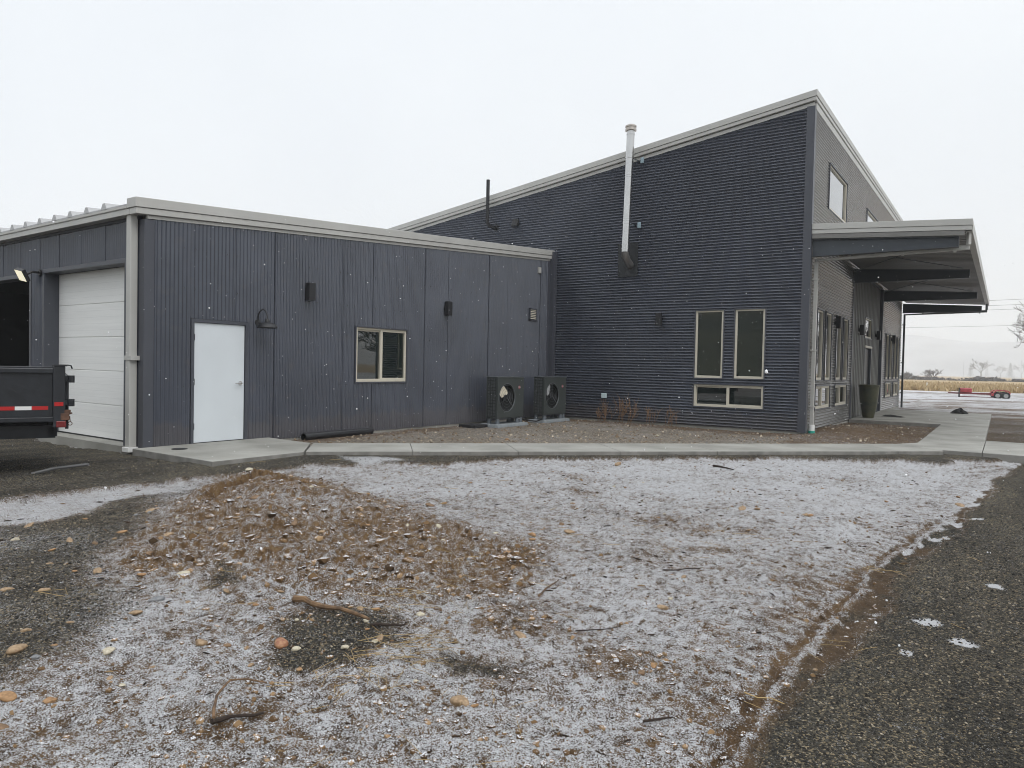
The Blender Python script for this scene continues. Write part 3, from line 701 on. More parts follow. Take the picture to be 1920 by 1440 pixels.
mb = MB(); mb.box((XC-.25, YA-.1, 4.56), (XR-.005, YB+.1, 4.60)); mb.build('recess_head', M_TRIM_D, hou)
mb = MB(); mb.box((XC-.35, YE+.2, -.05), (XC-.3, YC-.1, 7.6)); mb.build('wall_lining', M_INT, hou)
mb = MB(); mb.box((XG-6, YE+.02, -.4), (XR-.006, YE+.3, -.047)); mb.box((XR-.3, YE+.3, -.4), (XR-.006, YC, -.047)); mb.build('foundation', M_CONC, hou)
# canopy over the entry
can = hou
CE = -0.655; cs = (4.70-4.90)/(CE-XR)
def cslab(mb, x0, x1, y0, y1, za, zb):
    a, b = cs*(x0-XR), cs*(x1-XR)
    mb.hexa([(x0,y0,za+a),(x1,y0,za+b),(x1,y1,za+b),(x0,y1,za+a),(x0,y0,zb+a),(x1,y0,zb+b),(x1,y1,zb+b),(x0,y1,zb+a)])
CY0, CY1 = YE-.01, 37.25
mb = MB(); cslab(mb, XR+.026, CE, CY0, CY1, 4.765, 4.90); cslab(mb, XR+.026, CE-.015, CY0+.012, CY0+.1, 4.665, 4.76)
mb.build('canopy_roof', M_TRIM, can, bevel=.005)
mb = MB(); mb.box((CE-.125, CY0+.11, 4.545), (CE-.002, CY1, 4.70-.145)); mb.box((CE-.012, CY0+.1, 4.445), (CE-.001, CY1, 4.57)); mb.box((CE-.13, CY0+.1, 4.445), (CE-.012, CY1, 4.456)); mb.box((CE-.13, CY0+.1, 4.456), (CE-.12, CY1, 4.56))
mb.build('canopy_gutter', M_TRIM, can)
mb = MB()
corr(mb, CY0+.13, CY1-.05, lambda s: XR+.03, lambda s: CE-.14, lambda s, t, d: (t, s, 4.69+cs*(t-XR)+.0+d), pitch=.24, depth=.05, rib=True)
mb.build('canopy_soffit', M_SOFF, can)
mb = MB(); cslab(mb, XR+.03, CE-.14, CY0+.02, CY0+.1, 4.555, 4.655); mb.build('canopy_trim', M_SOFF, can)
def beam(y, zb=4.14):
    m2 = MB(); z1a, z1b = 4.53, 4.34
    for yy0, yy1, ta, tb in ((y-.012, y+.012, 0, 0),):
        m2.hexa([(XR+.03,yy0,zb),(CE-.24,yy0,zb),(CE-.24,yy1,zb),(XR+.03,yy1,zb),(XR+.03,yy0,z1a),(CE-.24,yy0,z1b),(CE-.24,yy1,z1b),(XR+.03,yy1,z1a)])
    m2.box((XR+.03, y-.08, zb-.016), (CE-.24, y+.08, zb))
    m2.hexa([(XR+.03,y-.08,z1a),(CE-.24,y-.08,z1b),(CE-.24,y+.08,z1b),(XR+.03,y+.08,z1a),(XR+.03,y-.08,z1a+.016),(CE-.24,y-.08,z1b+.016),(CE-.24,y+.08,z1b+.016),(XR+.03,y+.08,z1a+.016)])
    m2.box((CE-.252, y-.08, zb), (CE-.24, y+.08, z1b))
    m2.build('canopy_beam', M_BEAM, can)
beam(17.93, 4.15)
for y in (23.60, 30.05, 36.0): beam(y)
mb = MB()
for a, b in (((XR+.05, 18.1), (CE-.4, 23.4)), ((CE-.4, 18.1), (XR+.05, 23.4)), ((XR+.05, 23.8), (CE-.4, 29.8)), ((CE-.4, 23.8), (XR+.05, 29.8))):
    mb.tube([(a[0], a[1], 4.45 if a[0] < -2 else 4.38), (b[0], b[1], 4.45 if b[0] < -2 else 4.38)], .012, 6)
mb.build('canopy_brace_rods', M_BEAM, can)
# downspout of the canopy gutter: along the front beam, then down the corner
def downpipe(y, yw, zg, m, boot):
    q = MB(); w = .05
    q.tube([(CE-.07, yw-.1, 4.46), (CE-.07, yw-.1, 4.10+.09)], w*.9, 4)
    q.hexa([(CE-.10,yw-.145,4.13),(CE-.02,yw-.145,4.13),(CE-.02,yw-.06,4.13),(CE-.10,yw-.06,4.13),(CE-.10,yw-.145,4.46),(CE-.02,yw-.145,4.46),(CE-.02,yw-.06,4.46),(CE-.10,yw-.06,4.46)]) if False else None
    q.hexa([(XR+.05,yw-.05,4.045),(CE-.05,yw-.05,4.10),(CE-.05,yw+.05,4.10),(XR+.05,yw+.05,4.045),(XR+.05,yw-.05,4.095),(CE-.05,yw-.05,4.19),(CE-.05,yw+.05,4.19),(XR+.05,yw+.05,4.095)])
    q.box((XR+.045, yw-.05, zg), (XR+.12, yw+.05, 4.07))
    for z in (.55, 1.9, 3.6): q.box((XR+.0, yw-.065, z), (XR+.13, yw+.065, z+.04))
    for x in (-3.1, -2.0, -1.0): q.box((x, yw-.06, 4.06), (x+.05, yw+.055, 4.20))
    o = q.build('downspout', m, hou)
    if boot:
        r = MB(); r.lathe([(.07, .05), (.07, .19)], (XR+.085, yw, -.06), 16); r.build('boot', M_WHITEP, o, smooth=True)
        r = MB(); r.lathe([(.078, -.10), (.078, .05), (.07, .05)], (XR+.085, yw, -.06), 16); r.build('boot_collar', M_GREENP, o, smooth=True)
    return o
downpipe(18.0, 18.12, .10, M_TRIM, True)
downpipe(36.0, 36.25, -.1, mat('dark_downspout', (.055, .06, .062), .45), False)

# ================================================================== WALL FIXTURES
def wall_light():
    b = MB(); b.box((.045, -.075, -.165), (.165, .075, .165)); body = b
    r = thing('wall_light', 'x', 'wall light')
    o = body.build('housing', M_BLACK, r, bevel=.005, local=True)
    m2 = MB(); m2.tube([(0, 0, 0), (.05, 0, 0)], .062, 16); m2.build('backplate', M_BLACK, r, local=True)
    m2 = MB(); m2.tube([(.105, 0, -.166), (.105, 0, -.160)], .05, 16); m2.build('lens', mat('lamp_lens', (.25, .25, .24), .3), r, local=True)
    return r
wl = wall_light()
spots = [((XG+.012, 8.88, 2.727), 0, 'black up-down wall light on the garage wall above and beside the gooseneck lamp'),
         ((XG+.012, 12.95, 2.727), 0, 'black up-down wall light high on the garage wall beyond the two-pane window'),
         ((-7.585, YE-.030, 2.727), -math.pi/2, 'black up-down wall light on the gable wall left of the tall windows'),
         ((XR+.030, 20.80, 2.76), 0, 'black up-down wall light between the tall window pairs near the house corner'),
         ((XC+.030, 25.30, 2.80), 0, 'black up-down wall light left of the small window over the front door'),
         ((XC+.030, 28.95, 2.80), 0, 'black up-down wall light right of the small window over the front door'),
         ((XR+.030, 32.42, 2.80), 0, 'black up-down wall light between the farthest tall windows beyond the door')]
for i, (p, rz, lab) in enumerate(spots):
    o = wl if i == 0 else copy_tree(wl)
    o.location = p; o.rotation_euler = (0, 0, rz); tag(o, lab, 'wall light', 'black up-down wall lights on the buildings')

gl = thing('gooseneck_lamp', 'black gooseneck barn lamp on the garage wall beside the white door', 'wall lamp', (XG+.01, 7.80, 2.08))
m2 = MB(); m2.tube([(0, 0, 0), (.02, 0, 0)], .055, 16); m2.build('backplate', M_BLACK, gl, local=True)
m2 = MB(); pts = [(.02, 0, 0)]+[(.15-.13*math.cos(t), 0, .08+.14*math.sin(t)) for t in np.linspace(0, math.pi, 12)]+[(.28, 0, .03)]
m2.tube(pts, .011, 8); m2.build('arm', M_BLACK, gl, smooth=True, local=True)
m2 = MB(); m2.lathe([(.03, .05), (.04, .03), (.045, -.005), (.10, -.02), (.155, -.055), (.175, -.10), (.182, -.10), (.172, -.108), (.15, -.062), (.09, -.03)], (.28, 0, 0), 28, True, True); m2.build('shade', M_BLACK, gl, smooth=True, local=True)

fl = thing('flood_light', 'lit flood light on an arm beside the open garage bay', 'flood light', (-14.62, YF-.02, 2.91))
m2 = MB(); m2.tube([(.0, 0, .02), (0, -.03, .02)], .06, 12); m2.tube([(0, -.03, .02), (0, -.14, .02), (-.01, -.22, -.03)], .022, 8); m2.build('bracket', M_BLACK, fl, local=True)
nz = Vector((.10, -.82, -.56)).normalized(); sx_ = Vector((.95, .25, -.20)); sx_ = (sx_-nz*sx_.dot(nz)).normalized(); up_ = nz.cross(sx_)
hd = Matrix.Translation((-.02, -.30, -.06)) @ Matrix(((-nz.x, sx_.x, up_.x, 0), (-nz.y, sx_.y, up_.y, 0), (-nz.z, sx_.z, up_.z, 0), (0, 0, 0, 1)))
def hx(m2, a, b, mm):
    q = MB(); q.box(a, b); m2.add([mm @ Vector(v) for v in q.v], q.f)
m2 = MB(); hx(m2, (-.02, -.10, -.115), (.05, .10, .115), hd); m2.build('housing', M_BLACK, fl, local=True)
m2 = MB(); hx(m2, (-.026, -.09, -.105), (-.018, .09, .105), hd); m2.build('lens', M_LAMPF, fl, local=True)

# stainless flue
fp = thing('flue_pipe', 'shiny stainless steel stove flue standing off the gable wall', 'flue pipe', (-8.45, YE-.4, 4.4))
def P(x, y, z): return (x, y, z)
m2 = MB(); y0 = YE-.42
A = Vector((-8.475, y0, 4.52)); B = Vector((-8.395, y0, 7.72)); rp = .105
segs = [0, .26, .62, 1.0]
for k in range(3):
    a, b = A.lerp(B, segs[k]), A.lerp(B, segs[k+1]); m2.tube([a, b], rp, 24)
m2.build('pipe', M_GALV, fp, smooth=True)
m2 = MB()
for q in (0.02, .055, .26, .275, .62, .635, .97): a = A.lerp(B, q); m2.tube([a, a+(B-A).normalized()*.03], rp+.008, 24)
m2.build('locking_band', M_GALV, fp, smooth=True)
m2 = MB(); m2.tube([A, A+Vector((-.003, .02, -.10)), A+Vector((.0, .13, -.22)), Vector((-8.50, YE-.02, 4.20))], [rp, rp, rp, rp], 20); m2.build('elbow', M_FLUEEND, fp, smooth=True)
m2 = MB(); m2.lathe([(rp+.002, 0), (.15, .01), (.15, .06), (.13, .07), (.13, .10), (.15, .105), (.15, .14), (.10, .17)], tuple(B), 24); m2.build('cap', mat('flue_cap_steel', (.45, .41, .37), .35, metal=.9), fp, smooth=True)
m2 = MB(); m2.box((PL[0], YE-.046, PL[2]), (PL[1], YE-.030, PL[3])); m2.build('wall_plate', mat('black_flashing', (.009, .011, .013), .5), fp)
for zz in (5.28, 7.02):
    m2 = MB(); c = A.lerp(B, (zz-A.z)/(B.z-A.z)); m2.tube([c-Vector((0, 0, .02)), c+Vector((0, 0, .02))], rp+.01, 24)
    m2.tube([c+Vector((.06, .08, 0)), (c.x+.10, YE-.01, zz)], .014, 6); m2.tube([c+Vector((-.06, .08, 0)), (c.x-.10, YE-.01, zz)], .014, 6)
    m2.build('wall_band', M_GALV, fp)
    m2 = MB(); m2.box((c.x+.15, YE-.07, zz-.075), (c.x+.24, YE-.015, zz+.075)); m2.build('band_bracket', M_BLUEST, fp, bevel=.01)

vp = thing('vent_pipe', 'black plastic vent pipe rising from an elbow on the gable wall', 'vent pipe', (-13.1, YE, 5.66))
m2 = MB(); m2.tube([(-13.08, YE-.0, 5.66), (-13.13, YE-.16, 5.67), (-13.20, YE-.27, 5.72), (-13.22, YE-.30, 5.82), (-13.22, YE-.30, 7.10)], .055, 14); m2.build('pipe', M_PIPE, vp, smooth=True)
m2 = MB(); m2.tube([(-13.08, YE-.03, 5.66), (-13.08, YE+.0, 5.66)], .10, 14); m2.build('flange', M_PIPE, vp)
vh = MB(); vh.hexa([(-12.45, YE-.02, 5.64), (-12.23, YE-.02, 5.64), (-12.23, YE-.14, 5.64), (-12.45, YE-.14, 5.64), (-12.45, YE-.02, 5.86), (-12.23, YE-.02, 5.86), (-12.23, YE-.06, 5.86), (-12.45, YE-.06, 5.86)])
tag(vh.build('vent_hood', M_BLACKM, None, bevel=.01), 'small black vent hood on the gable wall right of the vent pipe', 'vent hood')
ob = MB(); ob.box((-9.27, YE-.09, .555), (-9.12, YE-.012, .69))
o = ob.build('outlet_box', mat('outlet_cover', (.48, .58, .60), .35), None, bevel=.012); tag(o, 'pale outlet box with a cover low on the gable wall', 'outlet box')
ds = thing('disconnect_switch', 'grey electrical disconnect box with a whip between the heat pumps', 'switch box', (XG, 15.5, .85))
m2 = MB(); m2.box((XG+.01, 15.42, .70), (XG+.11, 15.60, .98)); m2.box((XG+.005, 15.40, .98), (XG+.125, 15.62, 1.0)); m2.build('enclosure', mat('grey_enclosure', (.20, .22, .23), .5), ds, bevel=.006)
m2 = MB(); m2.tube([(XG+.06, 15.51, .70), (XG+.08, 15.52, .45), (XG+.16, 15.62, .30), (XG+.30, 15.85, .22)], .017, 8); m2.build('whip', mat('grey_conduit', (.2, .2, .2), .5), ds, smooth=True)

# ================================================================== HEAT PUMPS
def heat_pump(second):
    r = thing('heat_pump', 'x', 'heat pump')
    W_, D_, Hh = 1.12, .34, 1.0          # along +Y, depth towards -X, height
    m2 = MB(); z0 = .19
    m2.box((-D_, .0, z0+.01), (-D_+.02, W_, z0+Hh)); m2.box((-D_+.02, W_-.02, z0+.01), (0, W_, z0+Hh)); m2.box((-D_, 0, z0), (0, W_, z0+.02))
    m2.box((-.06, -.004, z0), (0.0, .02, z0+Hh)); m2.box((-D_, -.004, z0), (-D_+.035, .02, z0+Hh))
    # front sheet with a round opening
    cy, cz, R_ = .40, z0+.51, .345; n = 48; o = len(m2.v)
    ring = []
    for k in range(n):
        t = 2*math.pi*k/n; c, s = math.cos(t), math.sin(t)
        q = 1/max(abs(c)/(.38 if c < 0 else .70), abs(s)/(.50 if s < 0 else .48))
        ring.append(((cy+R_*c, cz+R_*s), (cy+c*q, cz+s*q)))
    for (a, b), (e, g) in ring: m2.v += [(0, a, b), (0, min(max(e, 0.0), W_), min(max(g, z0), z0+Hh)), (-.03, a, b)]
    for k in range(n):
        i, j = o+3*k, o+3*((k+1) % n); m2.f += [(i, i+1, j+1, j), (i, j, j+2, i+2)]
    for u, v in ((0.0, z0), (W_, z0), (W_, z0+Hh), (0, z0+Hh)): m2.box((-.004, min(max(u-.06, 0), W_-.12), min(max(v-.05, z0), z0+Hh-.10)), (-.0005, min(max(u-.06, 0), W_-.12)+.12, min(max(v-.05, z0), z0+Hh-.10)+.10))
    m2.build('cabinet', M_UNIT, r, local=True)
    m2 = MB(); m2.box((-D_-.015, -.015, z0+Hh), (.012, W_+.012, z0+Hh+.022)); m2.build('lid', M_UNITL, r, bevel=.006, local=True)
    m2 = MB(); m2.box((-D_+.035, .006, z0+.03), (-.06, .016, z0+Hh-.01))
    co = m2.build('coil', M_COIL, r, local=True)
    m2 = MB()
    for k in range(12): m2.box((-D_+.03, -.006, z0+.05+k*.079), (-.055, 0.0, z0+.058+k*.079))
    for k in range(4): m2.box((-D_+.04+k*.075, -.007, z0+.02), (-D_+.046+k*.075, -.001, z0+Hh-.01))
    m2.build('guard_wires', M_BLACKM, r, local=True)
    m2 = MB(); m2.box((-.20, .03, z0+.03), (-.19, W_-.03, z0+Hh-.02)); m2.build('fan_cavity', M_INT, r, local=True)
    fan = MB(); fan.tube([(-.10, cy, cz), (-.04, cy, cz)], .075, 16)
    for k in range(3):
        a0 = 2*math.pi*k/3+(.35 if not second else .0)
        pts = []
        for rr, da, dx in ((.06, -.35, 0), (.20, -.55, .01), (.325, -.45, .015), (.325, .20, -.05), (.20, .22, -.05), (.06, .3, -.04)):
            pts.append((-.06+dx, cy+rr*math.cos(a0+da), cz+rr*math.sin(a0+da)))
        fan.add(pts+[(p[0]-.006, p[1], p[2]) for p in pts], [(0, 1, 2, 3, 4, 5), (11, 10, 9, 8, 7, 6)]+[(i, (i+1) % 6, (i+1) % 6+6, i+6) for i in range(6)])
    fan.build('fan', M_BLACK, r, local=True)
    m2 = MB()
    m2.tube([(-.006, cy+R_*1.0*math.cos(t), cz+R_*1.0*math.sin(t)) for t in np.linspace(0, 2*math.pi, 37)], .010, 6, False)
    for q_ in (.10, .17, .24, .31): m2.tube([(-.005, cy+q_*math.cos(t), cz+q_*math.sin(t)) for t in np.linspace(0, 2*math.pi, 31)], .0028, 4, False)
    m2.tube([(-.004, cy, cz), (-.004, cy+.33*math.cos(-.75), cz+.33*math.sin(-.75))], .006, 5)
    for t in (1.6, 3.6): m2.tube([(-.004, cy, cz), (-.004, cy+.33*math.cos(t), cz+.33*math.sin(t))], .003, 5)
    m2.build('fan_ring', mat('fan_ring_grey', (.10, .11, .115), .4), r, smooth=True, local=True)
    # packing paper caught in the fan opening
    m2 = MB(); o = [(.0, .07), (.05, .20), (.10, .28), (.22, .23), (.36, .12), (.33, .05), (.22, -.02), (.10, -.04), (.03, .0)] if not second else [(.04, .0), (.08, .20), (.16, .30), (.24, .29), (.24, .20), (.20, .02), (.12, -.04)]
    pv = [(-.012-.05*abs(math.sin(9*(u+v))), cy-.30+u+.02, cz+.06+v-.02) for u, v in o]
    m2.add(pv+[(p[0]-.004, p[1], p[2]) for p in pv], [tuple(range(len(o))), tuple(range(2*len(o)-1, len(o)-1, -1))]+[(i, (i+1) % len(o), (i+1) % len(o)+len(o), i+len(o)) for i in range(len(o))])
    m2.build('packing_paper', M_PAPER if not second else mat('grey_paper', (.45, .46, .47), .7), r, local=True)
    # round red badge with two light letters
    m2 = MB(); m2.tube([(-.001, W_-.20, z0+.76), (.004, W_-.20, z0+.76)], .042, 20); bd = m2.build('badge', M_LOGO, r, local=True)
    cu = bpy.data.curves.new('badge_text', 'FONT'); cu.body = 'LG'; cu.size = .075; cu.align_x = 'CENTER'; cu.align_y = 'CENTER'; cu.extrude = .001
    to = bpy.data.objects.new('tmp', cu); me = bpy.data.meshes.new_from_object(to); bpy.data.objects.remove(to)
    me.transform(Matrix.Translation((.0055, W_-.20, z0+.76)) @ Matrix(((0, 0, 1, 0), (1, 0, 0, 0), (0, 1, 0, 0), (0, 0, 0, 1)))); me.materials.append(M_LOGOW)
    lo = bpy.data.objects.new('lettering', me); COL.objects.link(lo); lo.parent = bd
    for x in (-.30, -.045):
        for y in (.07, W_-.22, W_-.07):
            m2 = MB(); m2.lathe([(.055, 0), (.042, .13)], (x, y, .06), 12); m2.build('foot', M_FOOT, r, local=True)
    m2 = MB(); m2.hexa([(-D_-.12, -.10, -.02), (.10, -.10, -.02), (.10, W_+.10, -.02), (-D_-.12, W_+.10, -.02), (-D_-.10, -.08, .06), (.08, -.08, .06), (.08, W_+.08, .06), (-D_-.10, W_+.08, .06)]); m2.build('base_pad', M_PAD, r, bevel=.01, local=True)
    return r
for k, (y, lab) in enumerate(((13.86, 'dark grey heat pump with cream paper in its fan, nearer the white door'), (15.98, 'dark grey heat pump with greyish paper in its fan, by the inside corner'))):
    o = heat_pump(k); o.location = (-10.05, y, -.085); tag(o, lab, 'heat pump', 'heat pumps along the garage wall')
m2 = MB(); m2.tube([(-10.2, 14.75, .12), (-10.1, 15.1, .02), (-9.99, 15.5, -.03), (-10.05, 15.9, .0)], .016, 6); m2.tube([(-10.3, 15.0, .45), (-10.2, 15.2, .25), (-10.2, 15.35, .02)], .012, 6)
tag(m2.build('refrigerant_line', M_PIPE, None, smooth=True), 'thin dark lines lying between the two heat pumps', 'pipe')
m2 = MB(); m2.box((-10.75, 13.25, -.10), (-10.25, 13.75, -.03)); tag(m2.build('black_tray', M_BLACKM, None, bevel=.01), 'flat black plastic tray on the ground left of the heat pumps', 'tray')

# drain pipe lying against the garage wall
m2 = MB(); m2.tube([(-10.83, 8.72, -.03), (-10.88, 10.50, -.03)], .075, 24, False); m2.tube([(-10.88, 10.50, -.03), (-10.83, 8.72, -.03)], .066, 24, False)
tag(m2.build('drain_pipe', M_PIPE, None, smooth=True), 'black corrugated drain pipe lying at the foot of the garage wall', 'pipe')
m2 = MB(); m2.tube([(-10.45, 6.05, -.002), (-10.45, 6.05, .007)], .115, 28); tag(m2.build('drain_cover', M_BLACKM, None), 'round black drain cover set in the concrete stoop', 'drain cover')

# ================================================================== PAVING
def slab(name, poly, zt=0.0, zb=-.16, m=M_CONC):
    m2 = MB(); n = len(poly); m2.add([(x, y, zb) for x, y in poly]+[(x, y, zt) for x, y in poly], [tuple(range(n, 2*n)), tuple(range(n-1, -1, -1))]+[(i, (i+1) % n, (i+1) % n+n, i+n) for i in range(n)])
    o = m2.build(name, m, None, bevel=.008); o.data.materials.append(M_CONCD)
    for p_ in o.data.polygons:
        if abs(p_.normal.z) < .5: p_.material_index = 1
    return tag(o, kind='structure')
STOOP = [(-10.985, 5.60), (-8.86, 5.60), (-8.86, 7.14), (-9.76, 8.0), (-10.985, 8.06)]
slab('stoop_path', STOOP)
jo = [(-8.86, 7.15)]; g = .003
def wk(t, o): return (-8.86+t*.7071-o*.7071, 7.17+t*.7071+o*.7071)
joints = [0.0, 1.65, 3.36, 5.1, 6.85, 8.6, 10.35, 11.28]
for a, b in zip(joints[:-1], joints[1:]):
    slab('walkway_path', [wk(a+g, 0), wk(b-g, 0), wk(b-g, 1.22), wk(a+g, 1.22)])
slab('entry_path', [wk(11.29, 0), (-.92, 15.36), (-.30, 15.36), (-.30, 18.35), (-1.43, 18.35), (-1.43, 16.6), wk(11.29, 1.22)])
slab('side_path', [(-.29, 15.36), (2.6, 15.36), (2.6, 18.1), (-.29, 18.35)])
slab('entry_path', [(-1.43, 18.365), (-.31, 18.365), (-.33, 23.44), (-1.45, 23.44)])
slab('patio', [(XR+.03, 23.45), (-.33, 23.45), (-.36, 31.4), (XR+.03, 31.6)])

# ================================================================== POT, HEAP
pt = thing('planter_pot', 'tall tapered dark glazed planter pot by the front door', 'planter', (-3.50, 24.75, 0))
k_ = .62; kz = .86
m2 = MB(); m2.lathe([(u*k_, v*kz) for u, v in ((.24, 0), (.27, .03), (.40, .55), (.455, 1.0), (.465, 1.13), (.49, 1.15), (.495, 1.20), (.47, 1.215), (.43, 1.20), (.42, 1.10), (.38, 1.06))], (0, 0, 0), 40); m2.build('pot', M_POT, pt, smooth=True, local=True)
m2 = MB(); m2.lathe([(u*k_, v*kz) for u, v in ((.36, 1.055), (.30, 1.085), (.1, 1.10))], (0, 0, 0), 20); m2.build('soil', M_HEAP, pt, smooth=True, local=True)
def lumpy(name, c, rx, ry, rz, m, n=22, seed=1, amp=.35):
    rg = np.random.default_rng(seed); m2 = MB(); o = []
    for i in range(9):
        ph = i/8*math.pi/2
        for k in range(n):
            t = 2*math.pi*k/n; q = 1+amp*(rg.random()-.5)+.25*math.sin(3*t+seed)
            m2.v.append((c[0]+rx*math.cos(ph)*math.cos(t)*q, c[1]+ry*math.cos(ph)*math.sin(t)*q, c[2]+rz*math.sin(ph)*(1+amp*(rg.random()-.5))*(1-.3*math.cos(ph))))
    for i in range(8):
        for k in range(n): m2.f.append((i*n+k, i*n+(k+1) % n, (i+1)*n+(k+1) % n, (i+1)*n+k))
    return m2.build(name, m, None, smooth=True)
tag(lumpy('soil_heap', (-1.32, 30.7, -.01), .24, .30, .20, M_HEAP, seed=3), 'low black heap lying on the back edge of the patio', 'heap')
m2 = MB(); m2.add([(-3.3, 26.0, .004), (-2.7, 25.8, .004), (-2.6, 26.2, .004), (-3.1, 26.5, .004), (-3.2, 26.2, .05), (-2.8, 26.0, .02), (-2.75, 26.15, .03), (-3.05, 26.3, .06)], [(0, 1, 5, 4), (1, 2, 6, 5), (2, 3, 7, 6), (3, 0, 4, 7), (4, 5, 6, 7), (3, 2, 1, 0)])
tag(m2.build('door_mat', M_HEAP, None), 'crumpled dark mat on the patio behind the planter pot', 'mat')

# ================================================================== LEANING BOARD IN THE BAY
m2 = MB(); a, b = Vector((-16.75, 6.6, -.02)), Vector((-17.35, 6.75, 2.2))
d = (b-a).normalized(); e1 = d.cross(Vector((0, 1, 0))).normalized(); e2 = d.cross(e1)
m2.hexa([tuple(p+e1*u+e2*v) for p in (a, b) for u, v in ((-.10, -.02), (.10, -.02), (.10, .02), (-.10, .02))])
tag(m2.build('leaning_board', M_WOOD, None), 'brown wooden board leaning inside the open garage bay', 'board')

# ================================================================== DUMP TRAILER
AX = math.radians(22.0)
dt = thing('dump_trailer', 'black steel dump trailer with red and white reflective tape at the garage', 'trailer', (-9.75, 4.125, -.13), -AX)
# local: +Y towards its tail (0 = tail), -X away from the camera
LZ = .13
def tl(name, m2, m, par=None, **k): return m2.build(name, m, par or dt, local=True, **k)
m2 = MB(); T0 = -3.9
m2.box((-.05, T0, .57+LZ), (0, -.13, 1.19+LZ)); m2.box((-2.0, T0, .57+LZ), (-1.95, -.13, 1.19+LZ)); m2.box((-1.95, T0, .57+LZ), (-.05, -.05, .62+LZ)); m2.box((-1.95, T0, .46+LZ), (-.05, T0+.05, 1.17+LZ))
body = tl('bed', m2, M_TRL, bevel=.006)
m2 = MB(); m2.box((-.06, T0, 1.18+LZ), (.035, -.02, 1.24+LZ)); m2.box((-2.04, T0, 1.18+LZ), (-1.94, -.02, 1.24+LZ)); m2.box((.001, T0, .57+LZ), (.03, -.10, .63+LZ))
tl('top_rail', m2, M_TRL, bevel=.008)
for y in (-1.25, -2.1, -3.0): m2 = MB(); m2.box((.001, y-.04, .64+LZ), (.05, y+.04, 1.17+LZ)); tl('side_stake', m2, M_TRL, bevel=.006)
m2 = MB()
m2.box((-.07, -.13, .50+LZ), (.05, 0.0, 1.27+LZ)); tl('rear_post', m2, M_TRL, bevel=.006); m2 = MB(); m2.box((-2.05, -.13, .45+LZ), (-1.93, 0, 1.27+LZ))
tl('rear_post', m2, M_TRL, bevel=.006)
m2 = MB(); m2.box((-.06, -.12, 1.27+LZ), (.06, .02, 1.292+LZ)); m2.tube([(-.0, .02, 1.285+LZ), (0, .06, 1.28+LZ), (0, .075, 1.24+LZ)], .010, 6); tl('post_cap', m2, M_TRL)
for z in (1.11, .81):
    m2 = MB(); m2.tube([(0, .06, z-.045+LZ), (0, .06, z+.045+LZ)], .042, 12); m2.box((-.04, -.0, z-.03+LZ), (.02, .07, z+.03+LZ)); tl('hinge', m2, M_TRL)
m2 = MB(); m2.box((-1.93, .0, .47+LZ), (-.08, .04, 1.15+LZ)); tl('tailgate', m2, M_TRL, bevel=.006)
m2 = MB(); m2.box((.052, -.05, .59+LZ), (-.06, .045, .68+LZ)); m2.box((.05, -.02, .68+LZ), (-.02, .06, .72+LZ)); lt = tl('latch', m2, M_RUST, bevel=.006)
m2 = MB(); m2.tube([(.0, .05, .64+LZ), (.0, .055, .57+LZ)], .006, 5); m2.tube([(0, .055+.022*math.sin(t), .545+LZ+.022*math.cos(t)) for t in np.linspace(0, 6.283, 14)], .005, 5, False); m2.tube([(.03, .0, .65+LZ), (.0, .075, .68+LZ)], .01, 5); tl('chain_ring', m2, M_RUST, lt)
# red pieces lead at the tail, white ones alternate with them
y = -.18
for k in range(12):
    m2 = MB(); m2.box((.0012, y-.170, .722+LZ), (.0042, y, .768+LZ)); y -= .172
    o = tl('reflective_strip', m2, M_RED if k % 2 == 0 else M_WHT, body)
m2 = MB(); m2.box((.051, -.115, .77+LZ), (.056, -.02, .82+LZ)); tl('marker_reflector', m2, M_RED)
m2 = MB(); m2.box((-.02, -.10, .50+LZ), (.052, .012, .585+LZ)); tl('tail_light', m2, mat('red_lamp_lens', (.16, .015, .015), .3), bevel=.01)
m2 = MB(); m2.box((-.40, T0, .34+LZ), (-.30, -.10, .50+LZ)); m2.box((-1.7, T0, .34+LZ), (-1.6, -.10, .50+LZ)); m2.box((-1.7, -.18, .36+LZ), (-.3, -.08, .48+LZ)); tl('frame', m2, M_TRL)
m2 = MB(); m2.box((-.28, -2.55, .66), (-.02, -1.05, .69)); m2.box((-.03, -2.55, .60), (-.02, -1.05, .66)); tl('mudguard', m2, M_TRL)
for xx in (-.12, -1.88):
    for yy in (-1.42, -2.2):
        w = MB(); w.tube([(xx-.11, yy, .36), (xx-.09, yy, .36), (xx+.09, yy, .36), (xx+.11, yy, .36)], [.33, .36, .36, .33], 28); wo = tl('wheel', w, M_TYRE, smooth=True)
        w = MB(); w.tube([(xx-.115, yy, .36), (xx+.116, yy, .36)], .20, 20); tl('rim', w, M_RIM, wo)
m2 = MB(); m2.tube([(-.2, -.35, .03), (-.15, -.12, .09), (.15, .25, .16)], .02, 6); tl('stabiliser_bar', m2, mat('grey_steel', (.12, .12, .12), .5))

